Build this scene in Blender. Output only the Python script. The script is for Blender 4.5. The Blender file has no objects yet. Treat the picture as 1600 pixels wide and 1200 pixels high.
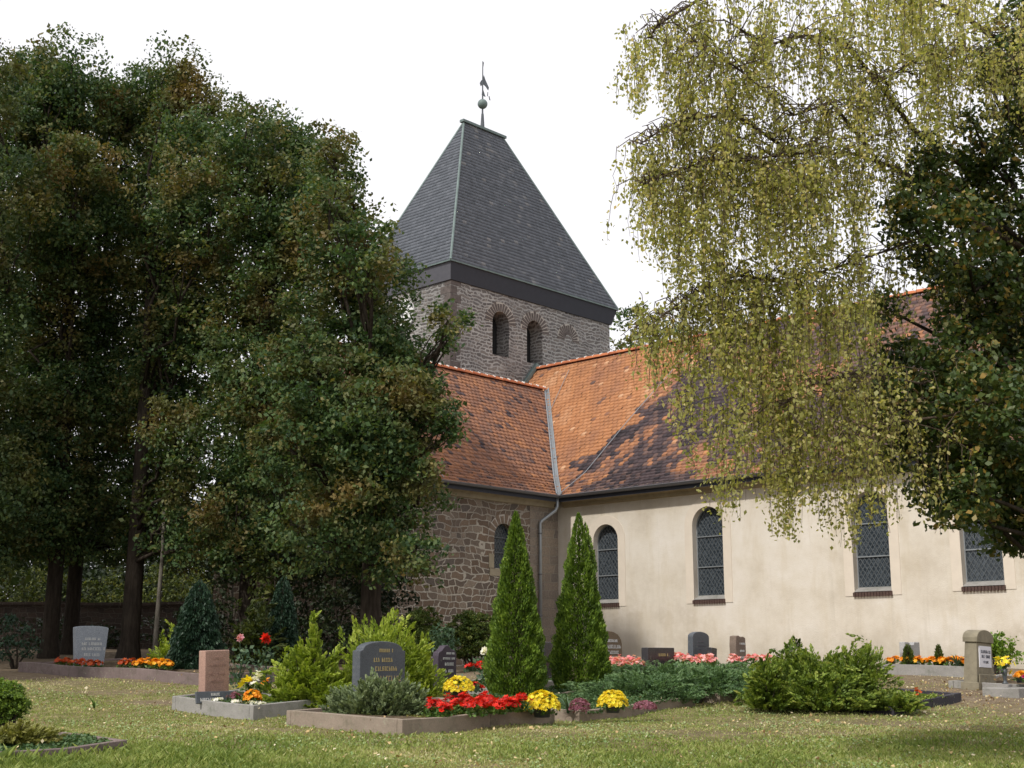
import bpy, math, random
import numpy as np
from mathutils import Vector, Matrix
R = math.radians
sc = bpy.context.scene
# ------------------------------------------------------------------ camera, world, sun, exposure
F = 2062.0                       # focal length in pixels of the 1600 px wide photograph
PITCH = math.atan(433 / F)
EYE = np.array([0, 0, 1.6])
cam = bpy.data.cameras.new('camera'); co = bpy.data.objects.new('camera', cam)
sc.collection.objects.link(co); sc.camera = co
co.location = (0, 0, 1.6); co.rotation_euler = (math.pi/2 + PITCH, 0, 0)
cam.sensor_width = 36; cam.lens = 36 * F / 1600; cam.clip_end = 3000
SUN_EL = R(46); SAZ = np.array([-.67, -.74]); SAZ /= np.linalg.norm(SAZ)
SUNV = Vector((SAZ[0]*math.cos(SUN_EL), SAZ[1]*math.cos(SUN_EL), math.sin(SUN_EL)))
w = bpy.data.worlds.new('World'); sc.world = w; w.use_nodes = True
nt = w.node_tree; nt.nodes.clear()
sky = nt.nodes.new('ShaderNodeTexSky'); sky.sky_type = 'NISHITA'; sky.sun_disc = False
sky.sun_elevation = SUN_EL; sky.sun_rotation = math.atan2(SUNV.x, SUNV.y); sky.dust_density = 4
mx = nt.nodes.new('ShaderNodeMix'); mx.data_type = 'RGBA'; mx.inputs[0].default_value = .93
mx.inputs[7].default_value = (10.9, 10.75, 11.1, 1)          # thin bright cloud over the whole sky
bg = nt.nodes.new('ShaderNodeBackground'); bg.inputs[1].default_value = .1
wo = nt.nodes.new('ShaderNodeOutputWorld')
nt.links.new(sky.outputs[0], mx.inputs[6]); nt.links.new(mx.outputs[2], bg.inputs[0]); nt.links.new(bg.outputs[0], wo.inputs[0])
sl = bpy.data.lights.new('sun', 'SUN'); sl.energy = 3.0; sl.angle = R(2.5); sl.color = (1, .96, .89)
so = bpy.data.objects.new('sun', sl); sc.collection.objects.link(so)
so.rotation_euler = (-SUNV).to_track_quat('-Z', 'Y').to_euler(); so.location = (-20, -20, 30)
sc.view_settings.view_transform = 'Standard'; sc.view_settings.look = 'None'
sc.view_settings.exposure = .06; sc.view_settings.gamma = 1
sc.render.engine = 'CYCLES'
sc.cycles.max_bounces = 6; sc.cycles.transparent_max_bounces = 4

# ------------------------------------------------------------------ frame helpers
fc, fs = math.cos(PITCH), math.sin(PITCH)
UN = np.array([math.sin(R(43.4)), math.cos(R(43.4)), 0]); EA = np.array([UN[1], -UN[0], 0])
C0 = np.array([1.3828, 39.9249, 0])
ROT = -R(43.4)
def terr(x, y):
    x = np.asarray(x, float); y = np.asarray(y, float)
    z = np.interp(y, [0, 10, 13, 16, 18.3, 20, 22, 25, 30, 40, 60, 90, 300, 2000], [0, .44, .61, .75, .81, .93, 1.1, 1.27, 1.42, 1.5, 1.5, 1.4, 1.0, 1.0])
    k = np.clip((y-27)/20, 0, 1); k = k*k*(3-2*k); l = np.clip((-x-2)/6, 0, 1)
    fade = np.clip((140-y)/80, 0, 1)
    z = z + .5*k*l*fade
    z = z + .025*np.sin(x*1.3+.5)*np.sin(y*.9) + .012*np.sin(x*3.1+y*2.3)
    return z
def ray(px, py): return np.array([px-800, F*fc-(600-py)*fs, F*fs+(600-py)*fc])
def P3(px, py, Y):
    r = ray(px, py); return EYE + r*(Y/r[1])
def G(px, Y):                    # ground point in the sight column px at forward distance Y
    z = 1.5
    for _ in range(4):
        x = (px-800)/F*(Y*fc+(z-1.6)*fs); z = float(terr(x, Y))
    return np.array([x, Y, z])
def zof(py, Y): return float(P3(800, py, Y)[2])
def px_of(P):
    d = P-EYE; return 800+F*d[0]/(d[1]*fc+d[2]*fs)
# ------------------------------------------------------------------ object helpers
def tag(o, label=None, cat=None, group=None, kind=None):
    if label: o['label'] = label
    if cat: o['category'] = cat
    if group: o['group'] = group
    if kind: o['kind'] = kind
    return o
def link(o, parent=None):
    sc.collection.objects.link(o)
    if parent is not None: o.parent = parent
    return o
def empty(name, loc=(0, 0, 0), rz=0, label=None, cat=None, group=None):
    o = bpy.data.objects.new(name, None); link(o); o.location = [float(v) for v in loc]; o.rotation_euler = (0, 0, rz)
    o.empty_display_size = .2
    return tag(o, label, cat, group)
def npmesh(name, V, Fc, mat, parent=None, rnd=None, smooth=False, loc=None, extra=None):
    """V (n,3), Fc (m,k) all the same k"""
    V = np.asarray(V, np.float32); Fc = np.asarray(Fc, np.int32); k = Fc.shape[1]
    me = bpy.data.meshes.new(name)
    me.vertices.add(len(V)); me.vertices.foreach_set('co', V.ravel())
    me.loops.add(Fc.size); me.loops.foreach_set('vertex_index', Fc.ravel())
    me.polygons.add(len(Fc)); me.polygons.foreach_set('loop_start', np.arange(0, Fc.size, k, dtype=np.int32))
    try: me.polygons.foreach_set('loop_total', np.full(len(Fc), k, np.int32))
    except Exception: pass
    if smooth: me.polygons.foreach_set('use_smooth', np.ones(len(Fc), bool))
    me.update(calc_edges=True)
    if rnd is not None:
        a = me.attributes.new('rnd', 'FLOAT', 'FACE'); a.data.foreach_set('value', np.asarray(rnd, np.float32))
    if extra is not None:
        a = me.attributes.new('mask', 'FLOAT', 'POINT'); a.data.foreach_set('value', np.asarray(extra, np.float32))
    me.materials.append(mat)
    o = bpy.data.objects.new(name, me); link(o, parent)
    if loc is not None: o.location = [float(v) for v in loc]
    return o
class MB:
    second = 0
    def __init__(s): s.v = []; s.f = []; s.mi = []; s.cur = 0
    def add(s, vs, fs_):
        n = len(s.v); s.v += [tuple(map(float, p)) for p in vs]; s.f += [tuple(n+i for i in q) for q in fs_]
    def box(s, x0, x1, y0, y1, z0, z1, M=None):
        vs = [(x, y, z) for z in (z0, z1) for y in (y0, y1) for x in (x0, x1)]
        if M is not None: vs = [tuple(M @ Vector(v)) for v in vs]
        s.add(vs, [(0, 2, 3, 1), (4, 5, 7, 6), (0, 1, 5, 4), (2, 6, 7, 3), (0, 4, 6, 2), (1, 3, 7, 5)])
    def beam(s, p, q, wd, ht, up=(0, 0, 1)):
        p = Vector(p); q = Vector(q); d = (q-p).normalized(); u = Vector(up); sd = d.cross(u).normalized(); u = sd.cross(d)
        vs = [e+sd*(a*wd/2)+u*(b*ht/2) for e in (p, q) for a, b in ((-1, -1), (1, -1), (1, 1), (-1, 1))]
        s.add(vs, [(0, 1, 2, 3), (7, 6, 5, 4), (0, 4, 5, 1), (1, 5, 6, 2), (2, 6, 7, 3), (3, 7, 4, 0)])
    def tube(s, pts, rad, n=8, cap=True):
        pts = [Vector(p) for p in pts]; m = len(pts); base = len(s.v)
        if not hasattr(rad, '__len__'): rad = [rad]*m
        ref = None
        for i, p in enumerate(pts):
            d = (pts[min(i+1, m-1)]-pts[max(i-1, 0)]).normalized()
            if ref is None: ref = d.orthogonal().normalized()
            ref = (ref-d*ref.dot(d)).normalized(); b = d.cross(ref)
            for j in range(n):
                a = 2*math.pi*j/n; s.v.append(tuple(p+(ref*math.cos(a)+b*math.sin(a))*rad[i]))
        for i in range(m-1):
            for j in range(n):
                s.f.append((base+i*n+j, base+i*n+(j+1) % n, base+(i+1)*n+(j+1) % n, base+(i+1)*n+j))
        if cap: s.f.append(tuple(base+j for j in range(n))[::-1]); s.f.append(tuple(base+(m-1)*n+j for j in range(n)))
    def lathe(s, prof, c=(0, 0, 0), n=16):
        base = len(s.v)
        for r, z in prof:
            for j in range(n):
                a = 2*math.pi*j/n; s.v.append((c[0]+r*math.cos(a), c[1]+r*math.sin(a), c[2]+z))
        for i in range(len(prof)-1):
            for j in range(n):
                s.f.append((base+i*n+j, base+i*n+(j+1) % n, base+(i+1)*n+(j+1) % n, base+(i+1)*n+j))
        s.f.append(tuple(base+j for j in range(n))[::-1]); s.f.append(tuple(base+(len(prof)-1)*n+j for j in range(n)))
    def prism(s, poly, y0, y1):          # poly in x,z ; extruded along y ; poly counter-clockwise seen from -y
        n = len(poly)
        s.add([(x, y0, z) for x, z in poly]+[(x, y1, z) for x, z in poly],
              [tuple(range(n)), tuple(range(2*n-1, n-1, -1))]+[(i, n+i, n+(i+1) % n, (i+1) % n) for i in range(n)])
    def build(s, name, mat, parent=None, smooth=False, loc=None, rz=None, bevel=0):
        me = bpy.data.meshes.new(name); me.from_pydata(s.v, [], s.f); me.update()
        for q_ in (mat if isinstance(mat, list) else [mat]): me.materials.append(q_)
        if s.second: me.polygons.foreach_set('material_index', [1 if i >= s.second else 0 for i in range(len(s.f))])
        if smooth: me.polygons.foreach_set('use_smooth', [True]*len(me.polygons))
        o = bpy.data.objects.new(name, me); link(o, parent)
        if loc is not None: o.location = [float(v) for v in loc]
        if rz is not None: o.rotation_euler = (0, 0, rz)
        if bevel:
            b = o.modifiers.new('bevel', 'BEVEL'); b.width = bevel; b.segments = 2; b.limit_method = 'ANGLE'
        return o
# ------------------------------------------------------------------ materials
class NM:
    def __init__(s, name, rough=.8, spec=.3):
        s.m = bpy.data.materials.new(name); s.m.use_nodes = True; s.t = s.m.node_tree; s.n = s.t.nodes
        s.b = s.n['Principled BSDF']; s.b.inputs['Roughness'].default_value = rough; s.b.inputs['Specular IOR Level'].default_value = spec
        s.out = s.n['Material Output']
    def N(s, typ, **kw):
        n = s.n.new(typ)
        for k, v in kw.items():
            if isinstance(k, str) and k.startswith('i_'):
                n.inputs[k[2:].replace('_', ' ')].default_value = v
            else: setattr(n, k, v)
        return n
    def L(s, a, b): s.t.links.new(a, b)
    def coord(s, scale=(1, 1, 1)):
        c = s.N('ShaderNodeTexCoord'); m = s.N('ShaderNodeMapping'); m.inputs['Scale'].default_value = scale
        s.L(c.outputs['Object'], m.inputs[0]); return m.outputs[0]
    def noise(s, vec, scale, detail=4, rough=.6):
        n = s.N('ShaderNodeTexNoise'); n.inputs['Scale'].default_value = scale; n.inputs['Detail'].default_value = detail
        n.inputs['Roughness'].default_value = rough
        if vec is not None: s.L(vec, n.inputs['Vector'])
        return n.outputs['Fac']
    def ramp(s, fac, stops, interp='LINEAR'):
        r = s.N('ShaderNodeValToRGB'); r.color_ramp.interpolation = interp; e = r.color_ramp.elements
        while len(e) < len(stops): e.new(.5)
        for q, (p, c) in zip(e, stops): q.position = p; q.color = (*c, 1) if len(c) == 3 else c
        s.L(fac, r.inputs[0]); return r.outputs[0]
    def mix(s, f, a, b, mode='MIX'):
        m = s.N('ShaderNodeMix', data_type='RGBA', blend_type=mode)
        for i, v in ((0, f), (6, a), (7, b)):
            if hasattr(v, 'links') or hasattr(v, 'is_linked'): s.L(v, m.inputs[i])
            else: m.inputs[i].default_value = v if i == 0 else (*v, 1)
        return m.outputs[2]
    def math(s, op, a, b=0, cl=False):
        m = s.N('ShaderNodeMath', operation=op, use_clamp=cl)
        for i, v in ((0, a), (1, b)):
            if hasattr(v, 'is_linked'): s.L(v, m.inputs[i])
            else: m.inputs[i].default_value = v
        return m.outputs[0]
    def attr(s, name): return s.N('ShaderNodeAttribute', attribute_name=name).outputs['Fac']
    def col(s, c):
        if hasattr(c, 'is_linked'): s.L(c, s.b.inputs['Base Color'])
        else: s.b.inputs['Base Color'].default_value = (*c, 1)
    def bump(s, h, st=.5, dist=.02):
        b = s.N('ShaderNodeBump'); b.inputs['Strength'].default_value = st; b.inputs['Distance'].default_value = dist
        s.L(h, b.inputs['Height']); s.L(b.outputs[0], s.b.inputs['Normal'])
def plain(name, c, rough=.6, var=.15, scale=6, bump=0, metal=0, spec=.3):
    m = NM(name, rough, spec); v = m.coord(); f = m.noise(v, scale)
    m.col(m.mix(f, [x*(1-var*2) for x in c], [min(1, x*(1+var)) for x in c])); m.b.inputs['Metallic'].default_value = metal
    if bump: m.bump(m.noise(v, scale*6), .6, bump)
    return m.m
def leafmat(name, cols, trans=.3, rough=.55, patch=0, pscale=.6, pcol=(.12, .09, .02), spec=.35):
    m = NM(name, rough, spec); n = len(cols)
    c = m.ramp(m.attr('rnd'), [(i/max(1, n-1), q) for i, q in enumerate(cols)])
    if patch:
        nz = m.noise(m.coord(), pscale, 3); f = m.ramp(nz, [(.5, (0, 0, 0)), (.68, (patch,)*3)])
        c = m.mix(f, c, pcol)
    m.col(c)
    t = m.N('ShaderNodeBsdfTranslucent'); mixs = m.N('ShaderNodeMixShader'); mixs.inputs[0].default_value = trans
    c2 = m.mix(1.0, c, (1.3, 1.35, .6), 'MULTIPLY')
    m.L(c2, t.inputs[0]); m.L(m.b.outputs[0], mixs.inputs[1]); m.L(t.outputs[0], mixs.inputs[2]); m.L(mixs.outputs[0], m.out.inputs[0])
    return m.m
def stone_masonry(name, bw, rh, cols, mortar, ms=.02, warp=.3, edge=.05, bumpd=.03, seed=0):
    """coursed rubble: brick pattern with wandering courses, uneven lengths and ragged edges"""
    m = NM(name, .92, .12); tc = m.N('ShaderNodeTexCoord'); sp = m.N('ShaderNodeSeparateXYZ'); m.L(tc.outputs['Object'], sp.inputs[0])
    u = m.math('ADD', sp.outputs[0], sp.outputs[1])
    def nz(scale, det=2):
        c = m.N('ShaderNodeCombineXYZ'); m.L(u, c.inputs[0]); m.L(sp.outputs[2], c.inputs[1]); c.inputs[2].default_value = seed
        t = m.N('ShaderNodeTexNoise'); t.inputs['Scale'].default_value = scale; t.inputs['Detail'].default_value = det; m.L(c.outputs[0], t.inputs['Vector'])
        q = m.N('ShaderNodeSeparateColor'); m.L(t.outputs['Color'], q.inputs[0]); return q.outputs
    a = nz(1.1, 1); b = nz(5.5, 2); e_ = nz(2.6, 1)
    def add(base, *terms):
        for t, k in terms: base = m.math('ADD', base, m.math('MULTIPLY', m.math('SUBTRACT', t, .5), k))
        return base
    uu = add(u, (a[0], warp*2.4), (e_[0], warp*1.2), (b[0], edge*2)); zz = add(sp.outputs[2], (a[1], warp*.5), (e_[1], warp*.45), (b[1], edge*1.3))
    cb = m.N('ShaderNodeCombineXYZ'); m.L(uu, cb.inputs[0]); m.L(zz, cb.inputs[1])
    br = m.N('ShaderNodeTexBrick'); m.L(cb.outputs[0], br.inputs['Vector']); br.offset = .43; br.squash = .7; br.squash_frequency = 3; br.offset_frequency = 2
    for k, v in (('Scale', 1), ('Mortar Size', ms), ('Mortar Smooth', .35), ('Bias', 0), ('Brick Width', bw), ('Row Height', rh)): br.inputs[k].default_value = v
    br.inputs['Color1'].default_value = (0, 0, 0, 1); br.inputs['Color2'].default_value = (1, 1, 1, 1); br.inputs['Mortar'].default_value = (0, 0, 0, 1)
    base = m.ramp(br.outputs['Color'], [(i/(len(cols)-1), c) for i, c in enumerate(cols)])
    fine = m.noise(tc.outputs['Object'], 22, 4, .7); base = m.mix(.6, base, m.ramp(fine, [(.3, (.5, .5, .5)), (.7, (1.3, 1.28, 1.25))]), 'MULTIPLY')
    mo = m.mix(fine, [c*.8 for c in mortar], [min(1, c*1.15) for c in mortar])
    big = m.noise(tc.outputs['Object'], .45, 3)
    f = m.math('MULTIPLY', br.outputs['Fac'], m.ramp(big, [(.3, (.55,)*3), (.6, (1, 1, 1))]))
    cc = m.mix(f, base, mo); cc = m.mix(.5, cc, m.ramp(big, [(.35, (.78, .78, .8)), (.65, (1.12, 1.1, 1.07))]), 'MULTIPLY')
    m.col(cc); hh = m.math('SUBTRACT', m.math('MULTIPLY', fine, .5), m.math('MULTIPLY', br.outputs['Fac'], 1.0)); m.bump(hh, .9, bumpd)
    return m.m
def tilemat(name, cols, spec=.2, rough=.85):
    m = NM(name, rough, spec); c = m.ramp(m.attr('rnd'), cols); v = m.coord()
    c = m.mix(.6, c, m.ramp(m.noise(v, 5, 5, .7), [(.3, (.6, .58, .58)), (.7, (1.15, 1.12, 1.1))]), 'MULTIPLY')
    m.col(c); m.bump(m.noise(v, 60), .4, .004); return m.m
M = {}
m = NM('plaster', .92, .1); v = m.coord()
a = m.ramp(m.noise(v, .55, 6, .65), [(.32, (.51, .45, .365)), (.5, (.63, .575, .49)), (.68, (.69, .645, .58))])
vs_ = m.coord((1.6, 1.6, .35)); a = m.mix(m.ramp(m.noise(vs_, 1.3, 5, .7), [(.5, (0, 0, 0)), (.75, (.5, .5, .5))]), a, (.50, .42, .29))
a = m.mix(m.ramp(m.noise(v, 9, 5, .75), [(.56, (0, 0, 0)), (.72, (.35,)*3)]), a, (.5, .44, .36))
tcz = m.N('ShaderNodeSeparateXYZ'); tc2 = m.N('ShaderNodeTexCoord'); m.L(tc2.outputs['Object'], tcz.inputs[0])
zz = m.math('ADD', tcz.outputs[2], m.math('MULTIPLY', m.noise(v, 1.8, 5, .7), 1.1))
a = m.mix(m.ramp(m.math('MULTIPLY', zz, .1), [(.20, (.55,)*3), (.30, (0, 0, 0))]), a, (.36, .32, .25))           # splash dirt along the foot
a = m.mix(m.ramp(m.math('MULTIPLY', zz, .1), [(.62, (0, 0, 0)), (.69, (.4,)*3)]), a, (.46, .38, .25))            # browner towards the top of the wall
st = m.noise(m.coord((4.5, 4.5, .22)), 1.1, 4, .6); a = m.mix(m.ramp(st, [(.58, (0, 0, 0)), (.74, (.28,)*3)]), a, (.40, .35, .27))
a = m.mix(m.ramp(m.noise(v, .9, 6, .75), [(.55, (0, 0, 0)), (.7, (.5,)*3)]), a, (.70, .645, .59))
m.col(a); m.bump(m.math('ADD', m.noise(v, 5, 5), m.noise(v, 45, 3)), .35, .02); M['plaster'] = m.m
M['plaster_band'] = plain('plaster_band', (.66, .585, .49), .9, .08, 3, .004)
M['tower_stone'] = stone_masonry('tower_stone', .30, .125, [(.12, .11, .108), (.20, .185, .175), (.14, .13, .125), (.245, .22, .20), (.17, .162, .16), (.29, .265, .24)], (.43, .42, .40), .03, .42, .075)
M['wing_stone'] = stone_masonry('wing_stone', .30, .19, [(.13, .10, .08), (.205, .15, .11), (.145, .125, .11), (.25, .185, .135), (.175, .14, .115), (.29, .24, .19)], (.50, .46, .39), .021, .36, .06, .03, 3)
M['wall_shaded'] = stone_masonry('boundary_stone_shaded', .34, .17, [(.05, .04, .035), (.08, .06, .05), (.06, .05, .045)], (.12, .105, .09), .014, .3, .05, .03, 7)  # brownish stone, darkened further to carry the shade under the trees
M['sandstone'] = plain('sandstone', (.36, .31, .22), .9, .2, 5, .01)
M['quoin'] = stone_masonry('quoin_stone', .42, .26, [(.2, .175, .155), (.3, .25, .2), (.26, .22, .18)], (.36, .33, .28), .01, .15, .03, .02, 5)
M['voussoir'] = plain('voussoir', (.23, .17, .125), .9, .3, 9, .01)
M['voussoir_tower'] = plain('voussoir_tower', (.15, .125, .115), .9, .4, 9, .01)
M['arch_mortar'] = plain('arch_mortar', (.46, .42, .37), .95, .15, 14, .01)
M['dark_in'] = plain('dark_interior', (.02, .02, .02), 1, 0)
M['tile'] = tilemat('clay_tile', [(0, (.035, .03, .035)), (.2, (.085, .062, .066)), (.32, (.15, .095, .08)), (.5, (.27, .135, .085)), (.75, (.42, .195, .09)), (1, (.54, .32, .19))])
M['tile_ridge'] = tilemat('ridge_tile', [(0, (.35, .11, .055)), (1, (.55, .2, .09))])
M['mortar_white'] = plain('white_mortar', (.8, .78, .74), .9, .05)
M['slate'] = tilemat('slate', [(0, (.095, .108, .128)), (.6, (.112, .126, .15)), (.97, (.135, .15, .175)), (1, (.20, .205, .215))], .35, .62)
M['fascia'] = plain('slate_fascia', (.038, .042, .055), .6, .12, 6)
M['fascia_sunlit'] = plain('slate_fascia_sunlit', (.13, .13, .15), .6, .12, 6)  # lighter copy of the fascia colour, sunlight painted on the south side
M['copper'] = plain('verdigris_copper', (.17, .22, .21), .6, .25, 4, .0, .2)
M['zinc'] = plain('zinc', (.33, .355, .375), .45, .12, 8, 0, .55, .5)
M['zinc_dark'] = plain('zinc_dark', (.15, .15, .16), .5, .15, 8, 0, .3, .5)
M['iron'] = plain('iron', (.10, .11, .12), .5, .2, 8, 0, .5)
M['gilt'] = plain('white_dial', (.8, .8, .78), .5, .05)
m = NM('window_glass', .22, .6); v = m.coord((1, 1, 1)); m.col(m.ramp(m.noise(v, 14, 2), [(.4, (.015, .022, .03)), (.65, (.07, .085, .1))])); m.bump(m.noise(v, 12, 2), .5, .01); M['glass'] = m.m
M['lead'] = plain('lead_came', (.13, .145, .155), .5, .1, 8, 0, .3)
M['brick'] = plain('sill_brick', (.10, .06, .05), .8, .4, 30, .004)
M['cornice'] = plain('cornice', (.40, .33, .21), .85, .25, 4, .01)
# gravestones and kerbs
def granite(name, c, rough=.45, sp=.35):
    m = NM(name, rough, sp); v = m.coord(); n1 = m.noise(v, 160, 2, .8); n2 = m.noise(v, 3, 4)
    a = m.mix(m.ramp(n1, [(.38, (0, 0, 0)), (.62, (1, 1, 1))]), [x*.55 for x in c], [min(1, x*1.4) for x in c])
    a = m.mix(.5, a, m.ramp(n2, [(.3, (.75, .75, .75)), (.7, (1.15, 1.15, 1.12))]), 'MULTIPLY')
    a = m.mix(m.ramp(m.noise(v, 13, 4, .75), [(.58, (0, 0, 0)), (.70, (.35,)*3)]), a, (.26, .27, .22)); m.col(a); return m.m
M['granite_grey'] = granite('grey_granite', (.27, .30, .34)); M['granite_dark'] = granite('dark_granite', (.085, .095, .11))
M['granite_pink'] = granite('pink_granite', (.38, .235, .19), .6); M['granite_black'] = granite('black_granite', (.035, .033, .037), .25, .5)
M['granite_plum'] = granite('plum_granite', (.07, .055, .075), .4); M['stone_brown'] = granite('brown_stone', (.17, .13, .09), .8, .1)
M['stone_rough'] = granite('rough_stone', (.2, .155, .125), .9, .1); M['stone_light'] = granite('light_stone', (.36, .36, .36), .6)
M['stele'] = plain('weathered_sandstone', (.26, .23, .165), .95, .3, 6, .008)
M['letter_pale'] = plain('pale_lettering', (.55, .56, .55), .6, .05); M['letter_gold'] = plain('gold_lettering', (.42, .34, .16), .6, .1)
M['letter_dark'] = plain('dark_lettering', (.12, .12, .14), .7, .05); M['plaque_white'] = plain('white_marble', (.70, .70, .76), .5, .05)
M['edge_pale'] = plain('pale_edge', (.5, .5, .48), .6, .1)
def kerbmat(name, c, sp=.25):
    m = NM(name, .85, sp); v = m.coord(); n1 = m.noise(v, 70, 4, .8); n2 = m.noise(v, 2.2, 5, .7)
    a = m.mix(n1, [x*.6 for x in c], [min(1, x*1.35) for x in c]); a = m.mix(.8, a, m.ramp(n2, [(.3, (.62, .62, .58)), (.7, (1.15, 1.12, 1.1))]), 'MULTIPLY')
    a = m.mix(m.ramp(m.noise(v, 5.5, 5, .75), [(.52, (0, 0, 0)), (.66, (.65,)*3)]), a, [c[0]*.45, c[1]*.5, c[2]*.4]); a = m.mix(m.ramp(m.noise(v, 17, 3, .7), [(.60, (0, 0, 0)), (.68, (.5,)*3)]), a, (.30, .31, .22))
    m.col(a); m.bump(n1, .5, .006); return m.m
M['kerb'] = kerbmat('kerb_concrete', (.30, .245, .20)); M['kerb_grey'] = kerbmat('kerb_grey', (.32, .31, .30))
M['kerb_dark'] = kerbmat('kerb_dark', (.045, .042, .055), .4); M['kerb_brown'] = kerbmat('kerb_brown', (.20, .155, .15))
m = NM('soil', 1, .05); v = m.coord(); m.col(m.ramp(m.noise(v, 9, 6, .75), [(.3, (.04, .03, .02)), (.5, (.10, .075, .05)), (.7, (.19, .15, .10))])); m.bump(m.noise(v, 25, 5), 1, .03); M['soil'] = m.m
# bark
def bark(name, c, s=(9, 9, 1.6)):
    m = NM(name, .95, .1); v = m.coord(s); n = m.noise(v, 1.6, 6, .75); m.col(m.ramp(n, [(.3, [x*.35 for x in c]), (.55, c), (.75, [x*1.6 for x in c])])); m.bump(n, 1, .03); return m.m
M['bark'] = bark('bark', (.045, .036, .028)); M['bark_birch'] = bark('birch_bark', (.10, .075, .055)); M['bark_pale'] = bark('pale_bark', (.16, .145, .12))
# foliage
M['linden'] = leafmat('linden_leaf', [(.027, .060, .022), (.048, .094, .031), (.074, .126, .040), (.115, .155, .048), (.20, .185, .06)], .3, .6, .7, .55, (.21, .12, .035))
M['linden2'] = leafmat('linden_leaf_dark', [(.027, .055, .021), (.047, .085, .029), (.076, .115, .034), (.12, .145, .04)], .28, .6, .6, .5, (.18, .12, .03))
M['birch'] = leafmat('birch_leaf', [(.17, .19, .06), (.28, .29, .095), (.40, .385, .15), (.54, .48, .21), (.68, .53, .26)], .5, .5)
M['ivyleaf'] = leafmat('dark_leaf', [(.018, .036, .012), (.035, .065, .018), (.06, .095, .024), (.11, .13, .035), (.30, .20, .05)], .25, .45)
M['woods'] = leafmat('wood_leaf', [(.018, .030, .008), (.04, .058, .012), (.08, .10, .02), (.15, .155, .035)], .3, .6)  # whole leaf colour darkened to carry the shade behind the lindens
M['woods_dark'] = leafmat('shade_leaf', [(.012, .022, .010), (.02, .035, .012), (.04, .05, .015)], .2)  # near-black copy of the wood leaf, deep shade put into its colour
M['thuja'] = leafmat('thuja_leaf', [(.035, .07, .010), (.085, .15, .018), (.16, .25, .028), (.27, .37, .05)], .25)
M['cypress'] = leafmat('golden_cypress', [(.12, .18, .02), (.24, .32, .035), (.38, .45, .065), (.54, .58, .14)], .3)
M['juniper_blue'] = leafmat('blue_juniper', [(.07, .10, .045), (.16, .21, .10), (.28, .34, .175), (.42, .47, .28)], .2)
M['juniper'] = leafmat('juniper_leaf', [(.055, .095, .015), (.12, .185, .025), (.21, .285, .04), (.32, .37, .065), (.42, .40, .12)], .2)  # last stop puts the yellow of sunlit shoot tips into the colour
M['creeper'] = leafmat('creeping_juniper', [(.05, .105, .04), (.10, .18, .07), (.17, .27, .11), (.27, .37, .17)], .2)
M['cone'] = leafmat('dark_cypress', [(.010, .028, .016), (.020, .048, .026), (.04, .08, .04)], .15)
M['boxleaf'] = leafmat('box_leaf', [(.025, .05, .008), (.05, .085, .012), (.09, .12, .02), (.15, .16, .03)], .2)
M['carpet'] = leafmat('carpet_leaf', [(.03, .07, .02), (.06, .12, .04), (.11, .18, .07), (.17, .22, .08)], .2)
M['clover'] = leafmat('clover_leaf', [(.10, .17, .05), (.18, .27, .09), (.28, .36, .15), (.4, .44, .24)], .2)
M['sedum'] = leafmat('sedum_leaf', [(.10, .11, .02), (.2, .2, .04), (.3, .28, .07)], .2)
M['herb'] = leafmat('flower_leaf', [(.03, .07, .012), (.06, .13, .02), (.12, .2, .035)], .25)
M['herb_grey'] = leafmat('rose_leaf', [(.03, .065, .035), (.07, .13, .07), (.14, .2, .12)], .25)
M['limeleaf'] = leafmat('lime_leaf', [(.07, .14, .015), (.16, .26, .025), (.25, .34, .04)], .3)
M['grass'] = leafmat('grass_blade', [(.14, .20, .04), (.24, .30, .07), (.33, .36, .115), (.45, .41, .21), (.60, .52, .34)], .25)
M['litter'] = leafmat('fallen_leaf', [(.20, .11, .05), (.36, .24, .11), (.52, .38, .17), (.62, .50, .28), (.7, .62, .45)], .1)
def petal(name, a, b): return leafmat(name, [a, b], .3, .5)
M['red'] = petal('red_petal', (.34, .004, .004), (.88, .035, .015)); M['yellow'] = petal('yellow_petal', (.60, .38, .0), (.95, .85, .06))
M['pink'] = petal('pink_petal', (.72, .14, .17), (.92, .62, .6)); M['orange'] = petal('orange_petal', (.72, .20, .005), (.92, .48, .03))
M['rust'] = petal('rust_petal', (.35, .04, .01), (.62, .12, .02)); M['heather'] = petal('heather_petal', (.14, .04, .06), (.36, .14, .19))
M['white'] = petal('white_petal', (.75, .72, .66), (.95, .92, .88)); M['rosepink'] = petal('rose_petal', (.75, .35, .45), (.85, .5, .6)); M['magenta'] = petal('magenta_petal', (.55, .02, .2), (.7, .06, .3))
# ground
m = NM('ground_soil_and_turf', 1, .05); v = m.coord()
soil = m.ramp(m.noise(v, 6, 6, .75), [(.3, (.14, .10, .065)), (.5, (.21, .16, .11)), (.7, (.30, .24, .17))])
turf = m.ramp(m.noise(v, 3.5, 6, .8), [(.3, (.11, .11, .04)), (.48, (.18, .17, .07)), (.6, (.27, .22, .12)), (.75, (.36, .29, .18))])
m.col(m.mix(m.attr('mask'), turf, soil)); m.bump(m.noise(v, 22, 5, .8), .9, .04); M['ground'] = m.m

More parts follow.
